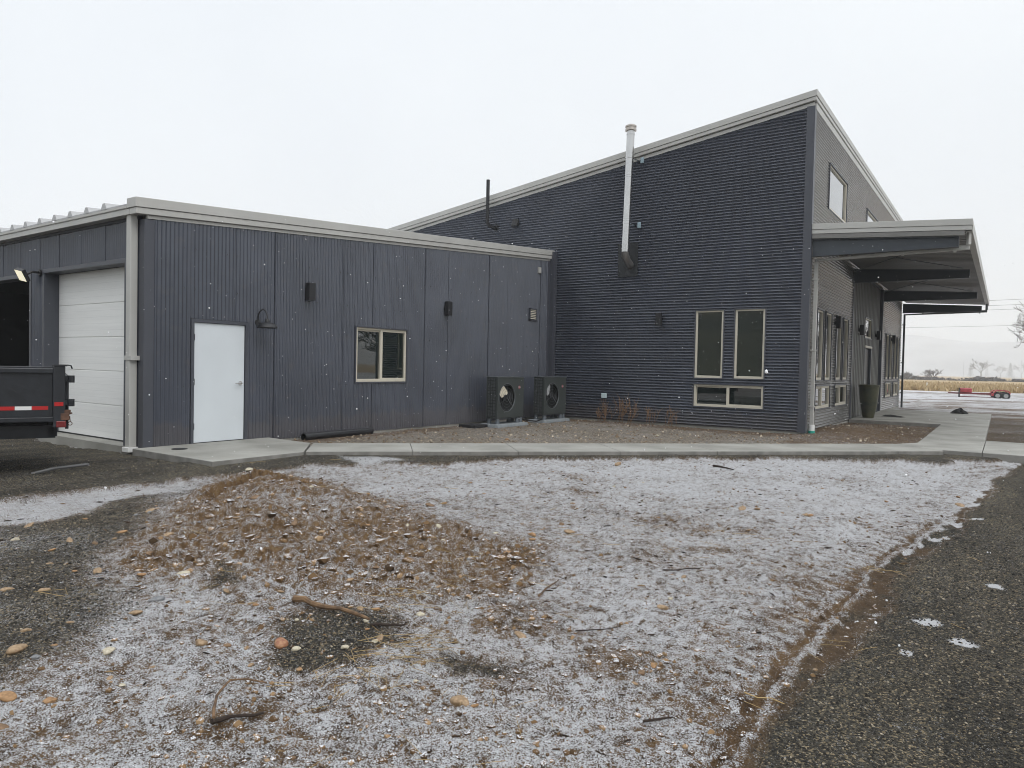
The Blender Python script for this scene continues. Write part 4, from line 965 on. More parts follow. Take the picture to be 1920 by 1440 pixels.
# ================================================================== RED UTILITY TRAILER
rt = thing('flatbed_trailer', 'faded red low flatbed trailer parked on the snowy lot', 'trailer', (-1.55, 60.0, -.2), math.radians(6)); rt.scale = (.92, .92, .92)
def rl(name, m2, m, par=None, **k): return m2.build(name, m, par or rt, local=True, **k)
m2 = MB()
for yy in (-.75, .75): m2.box((-1.25, yy-.05, .33), (1.85, yy+.05, .43))
for xx in (-1.2, -.4, .4, 1.2, 1.8): m2.box((xx-.04, -.7, .33), (xx+.04, .7, .40))
m2.box((-1.2, -.8, .12), (1.0, -.76, .17)); m2.hexa([(-1.95, -.06, .36), (-1.2, -.75, .33), (-1.2, -.65, .33), (-1.95, .02, .36), (-1.95, -.06, .43), (-1.2, -.75, .43), (-1.2, -.65, .43), (-1.95, .02, .43)]); m2.box((-1.95, -.06, .36), (-1.2, .06, .43))
rl('frame', m2, mat('dark_red_steel', (.13, .018, .02), .6))
m2 = MB(); m2.box((-1.2, -.72, .44), (-.42, .6, .78)); rl('tool_box', m2, M_REDP, bevel=.06)
m2 = MB(); m2.box((-1.30, -.78, 0.0), (-1.20, -.70, .80)); rl('jack_post', m2, M_BLACK)
for yy in (-.92, .92):
    m2 = MB(); m2.prism([(.85, .42), (1.0, .62), (1.15, .70), (1.75, .70), (1.9, .62), (2.0, .42), (1.93, .42), (1.84, .58), (1.72, .655), (1.18, .655), (1.06, .58), (.92, .42)], yy-.14, yy+.14, lambda u, v, w: (u, w, v)); m2.box((.80, yy-.14, .26), (.93, yy+.14, .45)); rl('mudguard', m2, M_REDP)
    for xx in (1.18, 1.70):
        w = MB(); w.tube([(xx, yy-.10, .28), (xx, yy-.08, .28), (xx, yy+.08, .28), (xx, yy+.10, .28)], [.25, .28, .28, .25], 20); wo = rl('wheel', w, M_TYRE, smooth=True)
        w = MB(); w.tube([(xx, yy-.105, .28), (xx, yy+.105, .28)], .15, 14); rl('rim', w, M_RIM, wo)

# ================================================================== TREES AND FAR THINGS
def branches(mb, p, d, ln, r, depth, rg, spread=.55, up=.12, kids=(2, 4), sides=4, minr=.006):
    n = 3; pts = [Vector(p)]; dd = Vector(d); rr = [r]
    for i in range(n):
        dd = (dd+Vector((rg.normal(0, .13), rg.normal(0, .13), rg.normal(0, .08)+up*.3))).normalized()
        pts.append(pts[-1]+dd*ln/n); rr.append(max(minr, r*(1-.45*(i+1)/n)))
    mb.tube(pts, rr, sides if depth < 2 else 3, False)
    if depth <= 0: return
    for k in range(rg.integers(kids[0], kids[1]+1)):
        t = rg.uniform(.35, 1.0); q = t*n; i = min(int(q), n-1); b = pts[i].lerp(pts[i+1], q-i)
        nd = (dd+Vector((rg.normal(0, spread), rg.normal(0, spread), rg.normal(0, spread*.7)+up))).normalized()
        branches(mb, b, nd, ln*rg.uniform(.55, .8), max(minr, r*.5), depth-1, rg, spread, up, kids, sides, minr)
def bare_tree(name, label, cat, loc, height, seed, depth=5, trunk=.25, spread=.55, tf=.28, kids=(3, 4), minr=.012, group=None, low=False):
    rg = np.random.default_rng(seed); t = thing(name, label, cat, loc, 0, group)
    m2 = MB(); th = height*tf; m2.tube([(0, 0, -.3), (rg.normal(0, .1), rg.normal(0, .1), th*.5), (rg.normal(0, .15), rg.normal(0, .15), th)], [trunk*1.25, trunk, trunk*.85], 8); top = m2.v[-4]; m2.build('trunk', M_BARK, t, smooth=True, local=True)
    m2 = MB()
    for k in range(5 if not low else 9):
        a = 2*math.pi*k/(5 if not low else 9)+rg.normal(0, .3); q = .75 if not low else 1.0
        branches(m2, (0, 0, th*rg.uniform(.7, 1.0)), Vector((math.cos(a)*q, math.sin(a)*q, rg.uniform(.6, 1.3))).normalized(), height*.30, trunk*.55, depth-1, rg, spread, .14, kids, 4, minr)
    m2.build('crown', M_TWIG, t, local=True)
    return t
bare_tree('bare_tree', 'leafless tree reaching in at the right edge beyond the lot', 'tree', (5.2, 92.0, -.2), 12.0, 11, depth=6, trunk=.32, kids=(3, 3), minr=.016)
G = 'bare trees and bushes beyond the dry field'
bare_tree('bare_bush', 'wide leafless bush at the field edge, nearest the middle of the gap', 'bush', (-18.2, 250, -.2), 5.3, 21, depth=5, trunk=.16, tf=.08, kids=(2, 3), minr=.038, group=G, low=True)
bare_tree('bare_bush', 'smaller leafless bush at the field edge beside the far downspout', 'bush', (-24.2, 245, -.2), 4.0, 22, depth=5, trunk=.14, tf=.08, kids=(2, 3), minr=.038, group=G, low=True)
bare_tree('bare_tree', 'slender bare tree beside the faint pylon', 'tree', (-15.8, 680, -.2), 17.5, 23, depth=5, trunk=.40, tf=.3, kids=(2, 3), minr=.08, group=G)
bare_tree('bare_tree', 'pale bare tree in the mist left of the dark conifer', 'tree', (-5.3, 1200, -.2), 21, 24, depth=5, trunk=.25, kids=(2, 3), minr=.15, group=G)
bare_tree('bare_tree', 'misty bare tree right of the dark conifer', 'tree', (18, 1150, -.2), 24, 25, depth=5, trunk=.25, kids=(2, 3), minr=.08, group=G)
# trees east of the drive, seen as reflections in the panes
for k, (x, y, hgt) in enumerate(((13.5, 37, 7.0), (17.5, 43, 8.5), (12.5, 98, 9), (20, 112, 11))):
    bare_tree('bare_tree', ['young bare tree east of the drive', 'older bare tree east of the drive', 'bare tree at the lot edge east', 'tall bare tree at the field east'][k], 'tree', (x, y, -.3), hgt, 31+k, depth=5, trunk=.2, kids=(3, 4), minr=.02)
def conifer(loc, h, seed, label):
    rg = np.random.default_rng(seed); t = thing('conifer', label, 'tree', loc)
    m2 = MB(); m2.tube([(0, 0, -.3), (0, 0, h*.9)], [.18, .03], 6); m2.build('trunk', M_BARK, t, local=True)
    m2 = MB()
    for i in range(700):
        z = h*(.06+.94*rg.random()**.9); R_ = .30*h*(1-z/h)+.1; a = rg.uniform(0, 6.283); r0 = R_*rg.uniform(.15, 1)
        c = Vector((r0*math.cos(a), r0*math.sin(a), z-.25*r0)); s = .28*h/8
        d = Vector((math.cos(a), math.sin(a), -.35)); e = Vector((-math.sin(a), math.cos(a), rg.normal(0, .3)))
        m2.add([c-e*s*.5, c+d*s*1.4, c+e*s*.5, c+Vector((0, 0, s*.35))], [(0, 1, 2), (0, 1, 3), (1, 2, 3)])
    m2.build('crown', M_PINE, t, local=True)
conifer((5.6, 1150, -.2), 20, 41, 'dark conifer fading into the mist near the right edge')
conifer((-42, 1250, -.2), 18, 42, 'small conifer almost lost in the mist behind the field')
hb = MB(); rg = np.random.default_rng(5)
for i in range(3200):
    x = rg.choice([rg.uniform(-29, -17), rg.uniform(-9, 0), rg.uniform(2, 12), rg.uniform(-30, 12)]); y = rg.uniform(255, 268); s = rg.uniform(.25, .7)
    c = Vector((x, y, -.2+rg.uniform(0, .9)*(1.0 if x < -22 or -8 < x < -1 else .45)))
    a = [Vector((rg.normal(0, s), rg.normal(0, s), rg.normal(0, s*.6))) for _ in range(3)]; hb.add([c+q for q in a], [(0, 1, 2)])
tag(hb.build('brush', mat('dark_brush', (.045, .036, .03), .95), None), 'low dark brush along the far edge of the dry field', 'brush', kind='stuff')
for k, (a_, hgt, dd) in enumerate(((-2.33, 23, 1300), (-1.92, 16, 1300), (.86, 25, 1250), (1.05, 23, 1280))):
    m2 = MB(); x = dd*math.tan(math.radians(a_)); m2.tube([(x, dd, -.3), (x, dd, hgt)], .22, 6); m2.box((x-.9, dd-.08, hgt-.8), (x+.9, dd+.08, hgt-.62))
    tag(m2.build('utility_pole', M_POLE, None), ['taller of two faint poles left of the pylon', 'shorter of two faint poles left of the pylon', 'faint pole over the misty trees at right', 'farther faint pole over the misty trees at right'][k], 'pole', 'faint poles in the mist')
m2 = MB(); px, py, hh = -23.0, 1300, 26.0
def brace(a, b): m2.tube([a, b], .17, 4, False)
for sx in (-1, 1):
    for sy in (-1, 1): brace((px+sx*2.0, py+sy*2.0, -.3), (px+sx*.4, py+sy*.3, hh))
for k in range(6):
    w0, w1 = 2.0-k*.26, 2.0-(k+1)*.26; z0, z1 = k*4.3, (k+1)*4.3
    for s in (-1, 1): brace((px-w0, py+s*w0, z0), (px+w1, py+s*w1, z1)); brace((px+w0, py+s*w0, z0), (px-w1, py+s*w1, z1))
for z in (16.5, 22): brace((px-4, py, z), (px+4, py, z)); brace((px-4, py, z), (px, py, z+1.8)); brace((px+4, py, z), (px, py, z+1.8))
tag(m2.build('lattice_pylon', M_POLE, None), 'faint lattice power pylon in the mist behind the slender tree', 'pylon')
for k, (za, zb_, yy) in enumerate(((11.6, 12.9, 120), (11.0, 12.2, 121), (10.5, 11.6, 122), (9.6, 10.6, 145))):
    m2 = MB(); q = [(x, yy, za+(zb_-za)*(x+20)/60-1.0*(1-((x-10)/70)**2)+1.0) for x in np.linspace(-60, 80, 40)]; m2.tube(q, .018, 4, False)
    tag(m2.build('power_line', M_WIRE, None), ['topmost power line right of the canopy', 'middle of the three power lines right of the canopy', 'lowest of the three power lines right of the canopy', 'single power line crossing the gap low over the hills'][k], 'power line', 'power lines over the field')
for k, x in enumerate((-60, 80)):
    m2 = MB(); m2.tube([(x, 122, -.3), (x, 122, 14)], .15, 8); m2.box((x-.1, 119.4, 11), (x+.1, 123, 11.2)); m2.tube([(x, 145, -.3), (x, 145, 12)], .14, 8)
    tag(m2.build('utility_pole', M_POLE, None), ['wooden pole behind the house carrying the power lines', 'wooden pole far to the east carrying the power lines'][k], 'pole')
m2 = MB(); m2.box((-7.15, 90.9, -.2), (-7.0, 91.0, .55)); tag(m2.build('marker_stake', mat('white_stake', (.7, .68, .6), .7), None), 'short white marker stake at the front edge of the dry field', 'stake')
sh = thing('distant_shed', 'small pale shed with a flat roof near the right edge of the field', 'shed', (1.5, 262, -.2))
m2 = MB(); m2.box((.3, 0, 0), (2.3, 3, .95)); m2.build('wall', mat('shed_grey', (.14, .14, .14), .8, var=.3), sh, local=True); m2 = MB(); m2.box((0.1, -.2, .95), (2.6, 3.2, 1.2)); m2.build('roof', M_WHITEP, sh, local=True)

# hills
def hill_ring(name, a0, a1, r0, r1, fn, col, n=160, m=12):
    aa = np.radians(np.linspace(a0, a1, n)); rr = np.linspace(0, 1, m); Vv = []
    for t in rr:
        for a in aa:
            d = r0+(r1-r0)*t; e = fn(np.degrees(a)); z = e*(t*t*(3-2*t))*(1+.12*float(fbm(np.array([np.degrees(a)*.35]), np.array([t*6]), 81, 3)[0])); Vv.append((d*math.sin(a), d*math.cos(a), z-.4))
    idx = np.arange(m*n).reshape(m, n); Ff = np.stack([idx[:-1, :-1].ravel(), idx[:-1, 1:].ravel(), idx[1:, 1:].ravel(), idx[1:, :-1].ravel()], 1)
    return tag(np_mesh(name, np.array(Vv), Ff, col, smooth=True), kind='structure')
def ph(a):
    return 2.4*(24+14*math.exp(-((a+7)/4.5)**2)+6*math.sin(a*.21+.5)*(1 if a < 2 or a > 8 else .5)+8*math.exp(-((a+30)/14)**2))
hill_ring('hills', -75, 100, 1360, 1640, ph, mat('mist_paled_hill', (.30, .31, .32), .95, col2=(.48, .49, .50), vscale=.012))  # hill colour paled to carry mist fade on top of snow dusting
def bh(a): return 17+3*math.sin(a*.09)+2*math.sin(a*.23)
hill_ring('hillside', 112, 262, 45, 150, bh, mat('scrub_hillside', (.022, .030, .016), .95, col2=(.17, .155, .085), vscale=.035, detail=8))

# dry grass in the field
N_ = 9000; rg = np.random.default_rng(12)
xx = rg.uniform(-26, 12, N_); yy = 81.5+rg.random(N_)**1.6*60; xx = xx*(yy/110); aa = rg.uniform(0, 3.14159, N_); hh = rg.uniform(.25, .75, N_); ww = rg.uniform(.10, .28, N_)
base = np.stack([xx, yy, np.full(N_, -.22)], 1); dx = np.stack([np.cos(aa)*ww, np.sin(aa)*ww, np.zeros(N_)], 1); tp = np.stack([rg.normal(0, .12, N_), rg.normal(0, .12, N_), hh], 1)
Vv = np.stack([base-dx, base+dx, base+tp], 1).reshape(-1, 3)
tag(np_mesh('dry_grass', Vv, np.arange(3*N_).reshape(-1, 3), mat('dry_grass', (.36, .255, .125), .9, col2=(.55, .43, .25), vscale=.5)), 'tan dry grass standing in the field behind the red trailer', 'grass', kind='stuff')

# ================================================================== STONES, CLODS, STICKS
def ico(sub=2):
    import bmesh
    bm = bmesh.new(); bmesh.ops.create_icosphere(bm, subdivisions=sub, radius=1.0)
    v = np.array([p.co[:] for p in bm.verts]); f = np.array([[q.index for q in p.verts] for p in bm.faces]); bm.free(); return v, f
IV3, IF3 = ico(3); IV1, IF1 = ico(1); IV2, IF2 = ico(2)
MST = {'t': mat('tan_stone', (.20, .130, .068), .6, col2=(.36, .25, .145), vscale=6, bump=.15, bscale=14), 'o': mat('ochre_stone', (.22, .120, .050), .6, col2=(.36, .21, .095), vscale=6, bump=.15, bscale=14),
       'p': mat('pale_stone', (.36, .31, .22), .6, col2=(.52, .47, .36), vscale=6, bump=.15, bscale=14), 'g': mat('grey_stone', (.12, .125, .13), .6, col2=(.22, .22, .22), vscale=6, bump=.15, bscale=14),
       'b': mat('brown_stone', (.12, .07, .035), .65, col2=(.22, .135, .07), vscale=6, bump=.2, bscale=14), 'r': mat('reddish_stone', (.22, .075, .04), .6, col2=(.36, .20, .10), vscale=4, bump=.15, bscale=14)}
SM = {}
for key, mm in MST.items():
    for k in range(4):
        rg = np.random.default_rng(hash(key) % 97 if False else ord(key)*7+k); v = IV3.copy()
        ax = np.array([1.0, rg.uniform(.62, .85), rg.uniform(.45, .65)])
        n = rg.normal(0, 1, (5, 3)); w = 1+sum(.085*np.sin(2.2*(v @ q)+i) for i, q in enumerate(n)); v = v*w[:, None]*ax*.5
        me = bpy.data.meshes.new('river_stone'); me.from_pydata(v.tolist(), [], IF3.tolist()); me.polygons.foreach_set('use_smooth', [True]*len(me.polygons)); me.materials.append(mm); SM[key, k] = me
CN = {'t': 'tan', 'o': 'ochre', 'p': 'pale', 'g': 'grey', 'b': 'brown', 'r': 'reddish'}
STONES = [(-5.33,1.91,0.088,'t'),(-5.11,2.04,0.085,'t'),(-7.24,2.76,0.106,'t'),(-6.26,3.11,0.117,'o'),(-6.95,3.72,0.12,'t'),(-6.37,2.73,0.085,'t'),(-5.21,2.42,0.089,'t'),(-4.88,2.56,0.068,'o'),(-4.63,2.7,0.141,'p'),(-4.28,2.34,0.114,'g'),(-4.19,2.16,0.089,'t'),(-4.19,1.54,0.148,'t'),(-4.0,1.56,0.068,'g'),(-3.75,1.8,0.092,'p'),(-4.09,1.68,0.042,'o'),(-4.43,1.68,0.059,'t'),(-4.34,1.87,0.048,'t'),(-3.48,2.15,0.098,'t'),(-3.36,2.22,0.058,'b'),(-3.15,2.4,0.114,'r'),(-2.84,2.28,0.047,'o'),(-3.08,2.17,0.036,'t'),(-4.02,2.65,0.068,'t'),(-3.72,2.83,0.058,'t'),(-3.5,2.68,0.049,'g'),(-5.55,3.12,0.097,'t'),(-5.32,3.25,0.067,'g'),(-4.82,3.8,0.094,'b'),(-5.73,4.06,0.149,'b'),(-8.22,5.74,0.151,'p'),(-3.65,1.31,0.093,'o'),(-3.49,1.42,0.085,'o'),(-3.35,1.67,0.042,'p'),(-3.47,1.67,0.043,'t'),(-3.46,1.87,0.038,'t'),(-3.39,1.2,0.07,'b'),(-2.23,1.76,0.039,'b'),(-2.29,1.69,0.029,'t'),(-5.23,2.8,0.1,'b'),(-4.31,3.36,0.084,'b'),(-3.87,3.21,0.062,'t'),(-3.59,3.29,0.068,'t'),(-3.59,4.0,0.067,'o'),(-3.97,4.71,0.066,'p'),(-3.49,4.45,0.061,'g'),(-4.31,5.05,0.092,'p'),(-4.35,5.33,0.095,'t'),(-5.09,6.04,0.096,'o'),(-5.08,5.79,0.117,'b'),(-5.16,5.18,0.111,'b'),(-3.33,5.79,0.112,'t'),(-3.51,5.43,0.109,'o'),(-3.54,6.0,0.096,'b'),(-5.16,6.87,0.065,'t'),(-5.75,7.36,0.085,'t'),(-3.12,3.07,0.076,'o'),(-3.19,3.01,0.055,'t'),(-3.03,2.91,0.053,'p'),(-2.88,2.61,0.056,'p'),(-2.96,2.85,0.039,'o'),(-2.8,2.75,0.05,'p'),(-2.84,2.28,0.035,'t'),(-2.23,3.34,0.083,'t'),(-2.13,3.44,0.039,'b'),(-2.0,2.51,0.106,'t'),(-1.93,2.53,0.048,'o'),(-2.31,2.55,0.034,'p'),(-1.88,2.08,0.024,'o'),(-2.84,4.38,0.057,'b'),(-3.06,3.59,0.044,'t'),(-3.97,6.96,0.073,'t'),(-3.33,2.65,0.034,'p'),(-3.71,3.66,0.073,'b'),(-1.8,4.36,0.096,'t'),(-0.39,9.99,0.166,'t'),(-1.73,8.11,0.101,'t'),(-1.69,8.15,0.089,'o'),(-2.36,7.95,0.126,'t'),(-2.21,7.98,0.101,'t'),(-1.46,3.44,0.042,'o'),(-1.44,3.18,0.04,'t'),(-1.47,3.32,0.059,'b'),(-4.9,9.98,0.151,'t'),(-2.43,5.03,0.052,'b'),(-0.45,10.73,0.081,'o'),(-1.98,10.22,0.063,'t'),(-2.83,9.11,0.058,'t'),(-1.94,8.0,0.056,'t'),(-1.14,9.73,0.067,'o'),(-8.29,11.78,0.13,'o'),(-6.32,14.82,0.109,'p'),(-4.65,3.94,0.065,'t'),(-4.22,3.79,0.052,'b'),(-4.85,3.46,0.064,'b'),(-4.41,2.98,0.049,'b'),(-4.07,2.42,0.037,'t'),(-5.76,4.87,0.08,'b'),(-5.74,5.29,0.059,'t')]

def place(x, y): z = np.array([x]), np.array([y]); zz = zones(*z); return zz, float(ground_h(*z, zz)[0])
def where_txt(zz, x, y):
    if zz['bed'][0] > .5: return 'in the bare bed beside the walkway'
    if zz['leftg'][0] > .5: return 'on the dark gravel left of the dirt mound'
    if zz['mound'][0] > .5: return 'on the brown dirt mound'
    if zz['apron'][0] > .5: return 'on the gravel in front of the walkway'
    if y > 7: return 'on the far part of the snowy ground'
    if x < -2.9: return 'in the snowy dirt below the mound'
    return 'in the snowy foreground'
BIG = {}
rg = np.random.default_rng(77)
for i in range(70):      # more of the same pebbly ground
    t = rg.random()
    if t < .55: q = (rg.uniform(-7.2, -2.8), rg.uniform(2.3, 5.8))
    elif t < .85: q = (rg.uniform(-6.5, -1.2), rg.uniform(3, 11))
    else: a = rg.uniform(.5, 10); q = wk(a, rg.uniform(1.35, 2.4))
    STONES.append((q[0], q[1], float(rg.uniform(.035, .075)), rg.choice(list('ttoobpg'))))
kk = 0
for x, y, s, c in sorted(STONES, key=lambda q: -q[2]):
    zz, z = place(x, y); kk += 1
    if zz['drive'][0] > .3 and s < .1: continue
    o = bpy.data.objects.new('river_stone', SM[c, kk % 4]); COL.objects.link(o)
    o.location = (x, y, z+s*.04); s *= .86; o.scale = (s, s, s*.78); o.rotation_euler = (rg.normal(0, .18), rg.normal(0, .18), rg.uniform(0, 6.283))
    sz = 'large' if s > .1 else ('fist-sized' if s > .06 else 'small')
    key = (sz, c, where_txt(zz, x, y)); tag(o, f'{sz} rounded {CN[c]} stone {key[2]}', 'stone', f'{sz} {CN[c]} stones {key[2]}')

def lumps(name, P, S_, m, seed, label, cat, flat=.7, base=(IV1, IF1), smooth=False, jit=.22, nv=12, rz=None):
    """many small pieces as one stuff mesh"""
    rg = np.random.default_rng(seed); bv, bf = base; n = len(P)
    vs = []
    for k in range(nv):
        v = bv*(1+jit*rg.normal(0, 1, (len(bv), 1)))*np.array([1, rg.uniform(.6, 1), flat*rg.uniform(.7, 1.2)]); vs.append(v)
    vs = np.array(vs); ch = rg.integers(0, nv, n); a = rg.uniform(0, 6.283, n) if rz is None else rz; ca, sa = np.cos(a), np.sin(a)
    v = vs[ch]; x = v[..., 0]*ca[:, None]-v[..., 1]*sa[:, None]; y = v[..., 0]*sa[:, None]+v[..., 1]*ca[:, None]
    tl_ = rg.normal(0, .3, n)[:, None]; zc = v[..., 2]+x*tl_*.5
    V_ = np.stack([x, y, zc], -1)*S_[:, None, None]+P[:, None, :]
    F_ = (bf[None]+(np.arange(n)*len(bv))[:, None, None]).reshape(-1, 3)
    # one shade value for each piece
    o = np_mesh(name, V_.reshape(-1, 3), F_, m, {'shade': np.repeat(rg.random(n), len(bv))}, smooth)
    return tag(o, label, cat, kind='stuff')
def shade_mat(name, stops, rough=.85, snow=0.0):
    m = bpy.data.materials.new(name); m.use_nodes = True; t = m.node_tree; b = t.nodes['Principled BSDF']; b.inputs['Roughness'].default_value = rough; b.inputs['Specular IOR Level'].default_value = .3
    a = t.nodes.new('ShaderNodeAttribute'); a.attribute_name = 'shade'; r = t.nodes.new('ShaderNodeValToRGB'); e = r.color_ramp.elements
    while len(e) < len(stops): e.new(.5)
    for i, (p, c) in enumerate(stops): e[i].position = p; e[i].color = (*c, 1)
    t.links.new(a.outputs['Fac'], r.inputs['Fac']); col = r.outputs['Color']
    if snow:      # dusting caught on the upward faces
        g = t.nodes.new('ShaderNodeNewGeometry'); sp = t.nodes.new('ShaderNodeSeparateXYZ'); t.links.new(g.outputs['Normal'], sp.inputs['Vector'])
        n = t.nodes.new('ShaderNodeTexNoise'); n.inputs['Scale'].default_value = 150; n.inputs['Detail'].default_value = 3; t.links.new(g.outputs['Position'], n.inputs['Vector'])
        k1 = t.nodes.new('ShaderNodeMath'); k1.operation = 'MULTIPLY'; t.links.new(sp.outputs['Z'], k1.inputs[0]); t.links.new(n.outputs['Fac'], k1.inputs[1])
        k2 = t.nodes.new('ShaderNodeMapRange'); k2.inputs['From Min'].default_value = .44-.1*snow; k2.inputs['From Max'].default_value = .56-.1*snow; t.links.new(k1.outputs[0], k2.inputs['Value'])
        x = t.nodes.new('ShaderNodeMix'); x.data_type = 'RGBA'; t.links.new(k2.outputs['Result'], x.inputs['Factor']); t.links.new(col, x.inputs['A']); x.inputs['B'].default_value = (.58, .585, .60, 1); col = x.outputs['Result']
    t.links.new(col, b.inputs['Base Color']); return m
def scatter(n, az0, az1, r0, r1, seed, power=1.0):
    rg = np.random.default_rng(seed); r = r0*(r1/r0)**(rg.random(n)**power); a = np.radians(rg.uniform(az0, az1, n)); return r*np.sin(a), r*np.cos(a), rg
def keep(x, y, w): return w
# gravel chips
x, y, rg = scatter(90000, -80, 14, 1.7, 13, 101)
zz = zones(x, y); w = np.maximum.reduce([zz['drive'], zz['leftg'], zz['patch'], zz['apron']*(1-zz['stripe'])*.8*(1-zz['bed'])])
k = (rg.random(len(x)) < w*1.0); x, y = x[k], y[k]; z = ground_h(x, y, {q: v[k] for q, v in zz.items()}); s = rg.uniform(.0022, .0068, len(x))*np.clip(np.hypot(x, y)/3.5, .8, 1.6)
inside = sdf(STOOP, x, y) > -.05; k = ~inside & (np.abs((y-x-16.03)*.7071-.61) > .66); x, y, z, s = x[k], y[k], z[k], s[k]
lumps('gravel', np.stack([x, y, z+s*.3], 1), s, shade_mat('gravel_chips', ((0, (.012, .0115, .010)), (.5, (.047, .043, .036)), (.78, (.10, .092, .074)), (.90, (.25, .20, .13)), (1, (.38, .33, .25)))), 1, 'crushed dark gravel on the drive and beside the dirt mound', 'gravel')
# soil clods
x, y, rg = scatter(60000, -78, 8, 1.7, 13, 103)
zz = zones(x, y); w = .30+.30*zz['mound']+.8*zz['dirt']; w = w*(1-zz['drive'])*(1-zz['apron'])*(1-.9*zz['leftg'])*(1-zz['stripe'])
k = rg.random(len(x)) < w*.75; x, y = x[k], y[k]; z = ground_h(x, y, {q: v[k] for q, v in zz.items()}); s = .003+.015*rg.random(len(x))**4; s = s*(1+.9*zz['mound'][k]*(1+1.5*rg.random(len(x))**8)+.5*zz['dirt'][k])
M_CLOD = shade_mat('soil_clods', ((0, (.055, .033, .016)), (.4, (.13, .077, .036)), (.8, (.225, .140, .068)), (1, (.33, .22, .12))), snow=.42)
lumps('soil_clods', np.stack([x, y, z+s*.15], 1), s, M_CLOD, 2, 'crumbly brown soil clods on the mound and snowy ground', 'soil', jit=.26)
# grains and crumbs of dry snow
x, y, rg = scatter(110000, -76, 4, 1.7, 9, 105)
zz = zones(x, y); w = (1-zz['drive'])*(1-zz['apron'])*(1-zz['leftg'])*(1-.75*zz['mound'])*(1-.85*zz['dirt'])*(1-zz['patch']); w = w*(zz['dmud'] < -.02)
w = w*np.clip(.55+.9*fbm(x*2.5, y*2.5, 91, 3), .1, 1)
k = rg.random(len(x)) < w*.33; x, y = x[k], y[k]; z = ground_h(x, y, {q: v[k] for q, v in zz.items()}); s = (.0018+.0030*rg.random(len(x))**2)*np.clip(np.hypot(x, y)/3.4, .8, 1.6)
lumps('snow_crumbs', np.stack([x, y, z+s*.3], 1), s, shade_mat('snow_crumbs', ((0, (.56, .565, .585)), (1, (.76, .765, .78)))), 3, 'thin grainy snow dusting the soil', 'snow')
# pebbles in the bed by the walls and on the far bank
x = np.random.default_rng(106).uniform(-11, -1.5, 9000); y = np.random.default_rng(107).uniform(8, 23.3, 9000); rg = np.random.default_rng(108)
zz = zones(x, y); k = zz['bed'] > .6; x, y = x[k], y[k]; z = ground_h(x, y, {q: v[k] for q, v in zz.items()}); s = .006+.028*rg.random(len(x))**4
lumps('bed_pebbles', np.stack([x, y, z+s*.2], 1), s, shade_mat('bed_pebbles', ((0, (.11, .075, .045)), (.5, (.24, .18, .12)), (.85, (.38, .32, .24)), (1, (.55, .47, .36)))), 4, 'tan pebbles strewn over the bare bed between walkway and walls', 'pebbles', base=(IV1, IF1))
# wood chips and dark debris
x, y, rg = scatter(5200, -76, 4, 1.7, 12, 109)
zz = zones(x, y); w = (1-zz['drive'])*(1-zz['apron'])*(1-.7*zz['leftg'])*(1-.85*zz['mound'])*np.clip(.55+1.3*fbm(x*1.3, y*1.3, 93, 3), .05, 1)
k = rg.random(len(x)) < w; x, y = x[k], y[k]; z = ground_h(x, y, {q: v[k] for q, v in zz.items()}); s = (.005+.022*rg.random(len(x))**3)*np.clip(np.hypot(x, y)/4, .8, 1.5)
bx_ = IV1*np.array([1.0, .22, .22])
lumps('wood_chips', np.stack([x, y, z+s*.2], 1), s, shade_mat('wood_chips', ((0, (.018, .012, .008)), (.6, (.05, .031, .018)), (.9, (.13, .083, .044)), (1, (.30, .21, .11)))), 6, 'small dark wood chips and debris strewn over the snowy ground', 'debris', base=(bx_, IF1), flat=.9, jit=.2)
# straw
rg = np.random.default_rng(110); cs_ = [(-3.05,3.30,.25,40),(-2.6,2.75,.16,34),(-2.5,2.38,.16,30),(-3.4,4.2,.35,26),(-2.2,6.4,.5,14),(-2.55,2.95,.12,24),(-.72,4.4,.2,5),(-.69,6.2,.2,6),(-4.84,2.06,.12,4),(-4.0,2.55,.2,6),(-1.9,2.6,.2,6),(-5.4,3.26,.15,4),(-3,6,2.5,40),(-2.2,2.2,.7,16)]
m2 = MB()
for cx, cy, rr, n in cs_:
    a0 = rg.uniform(0, 3.14)
    for i in range(n):
        x, y = cx+rg.normal(0, rr), cy+rg.normal(0, rr*.6); a = a0+rg.normal(0, .7); l = rg.uniform(.03, .11)
        z = gh(x, y)+.012; m2.tube([(x-l*math.cos(a), y-l*math.sin(a), z+rg.uniform(0, .012)), (x, y, z+.008), (x+l*math.cos(a), y+l*math.sin(a), z+rg.uniform(0, .015))], .0013*max(1, math.hypot(x, y)/5), 4)
tag(m2.build('straw', M_STRAW, None), 'loose straw stems scattered over the dirt', 'straw', kind='stuff')
# sticks
def stick(name, label, pts, r, m, lift=.012):
    m2 = MB(); q = []; r0 = np.random.default_rng(len(label))
    for (a, b) in zip(pts[:-1], pts[1:]):
        for t in (0, .33, .66): x, y = a[0]+(b[0]-a[0])*t+r0.normal(0, r*.3), a[1]+(b[1]-a[1])*t+r0.normal(0, r*.3); q.append((x, y))
    q.append(pts[-1]); zs = [gh(*p) for p in q]; zs = [max(z, .5*(max(zs)+z)) for z in zs]
    rr = [r*(1-.55*i/(len(q)-1))*r0.uniform(.85, 1.15) for i in range(len(q))]
    m2.tube([(x, y, z+lift+r_*.5) for (x, y), z, r_ in zip(q, zs, rr)], rr, 7); return tag(m2.build(name, m, None, smooth=True), label, 'stick')
stick('stick', 'thick peeled brown stick lying at the foot of the mound', [(-3.541,2.807),(-3.316,2.816),(-3.14,2.866),(-2.968,2.872)], .020, M_STICK, .02)
stick('stick', 'dark broken stick end lying past the thick peeled stick', [(-2.96,2.88),(-2.90,2.95),(-2.82,3.02)], .010, M_BARKD)
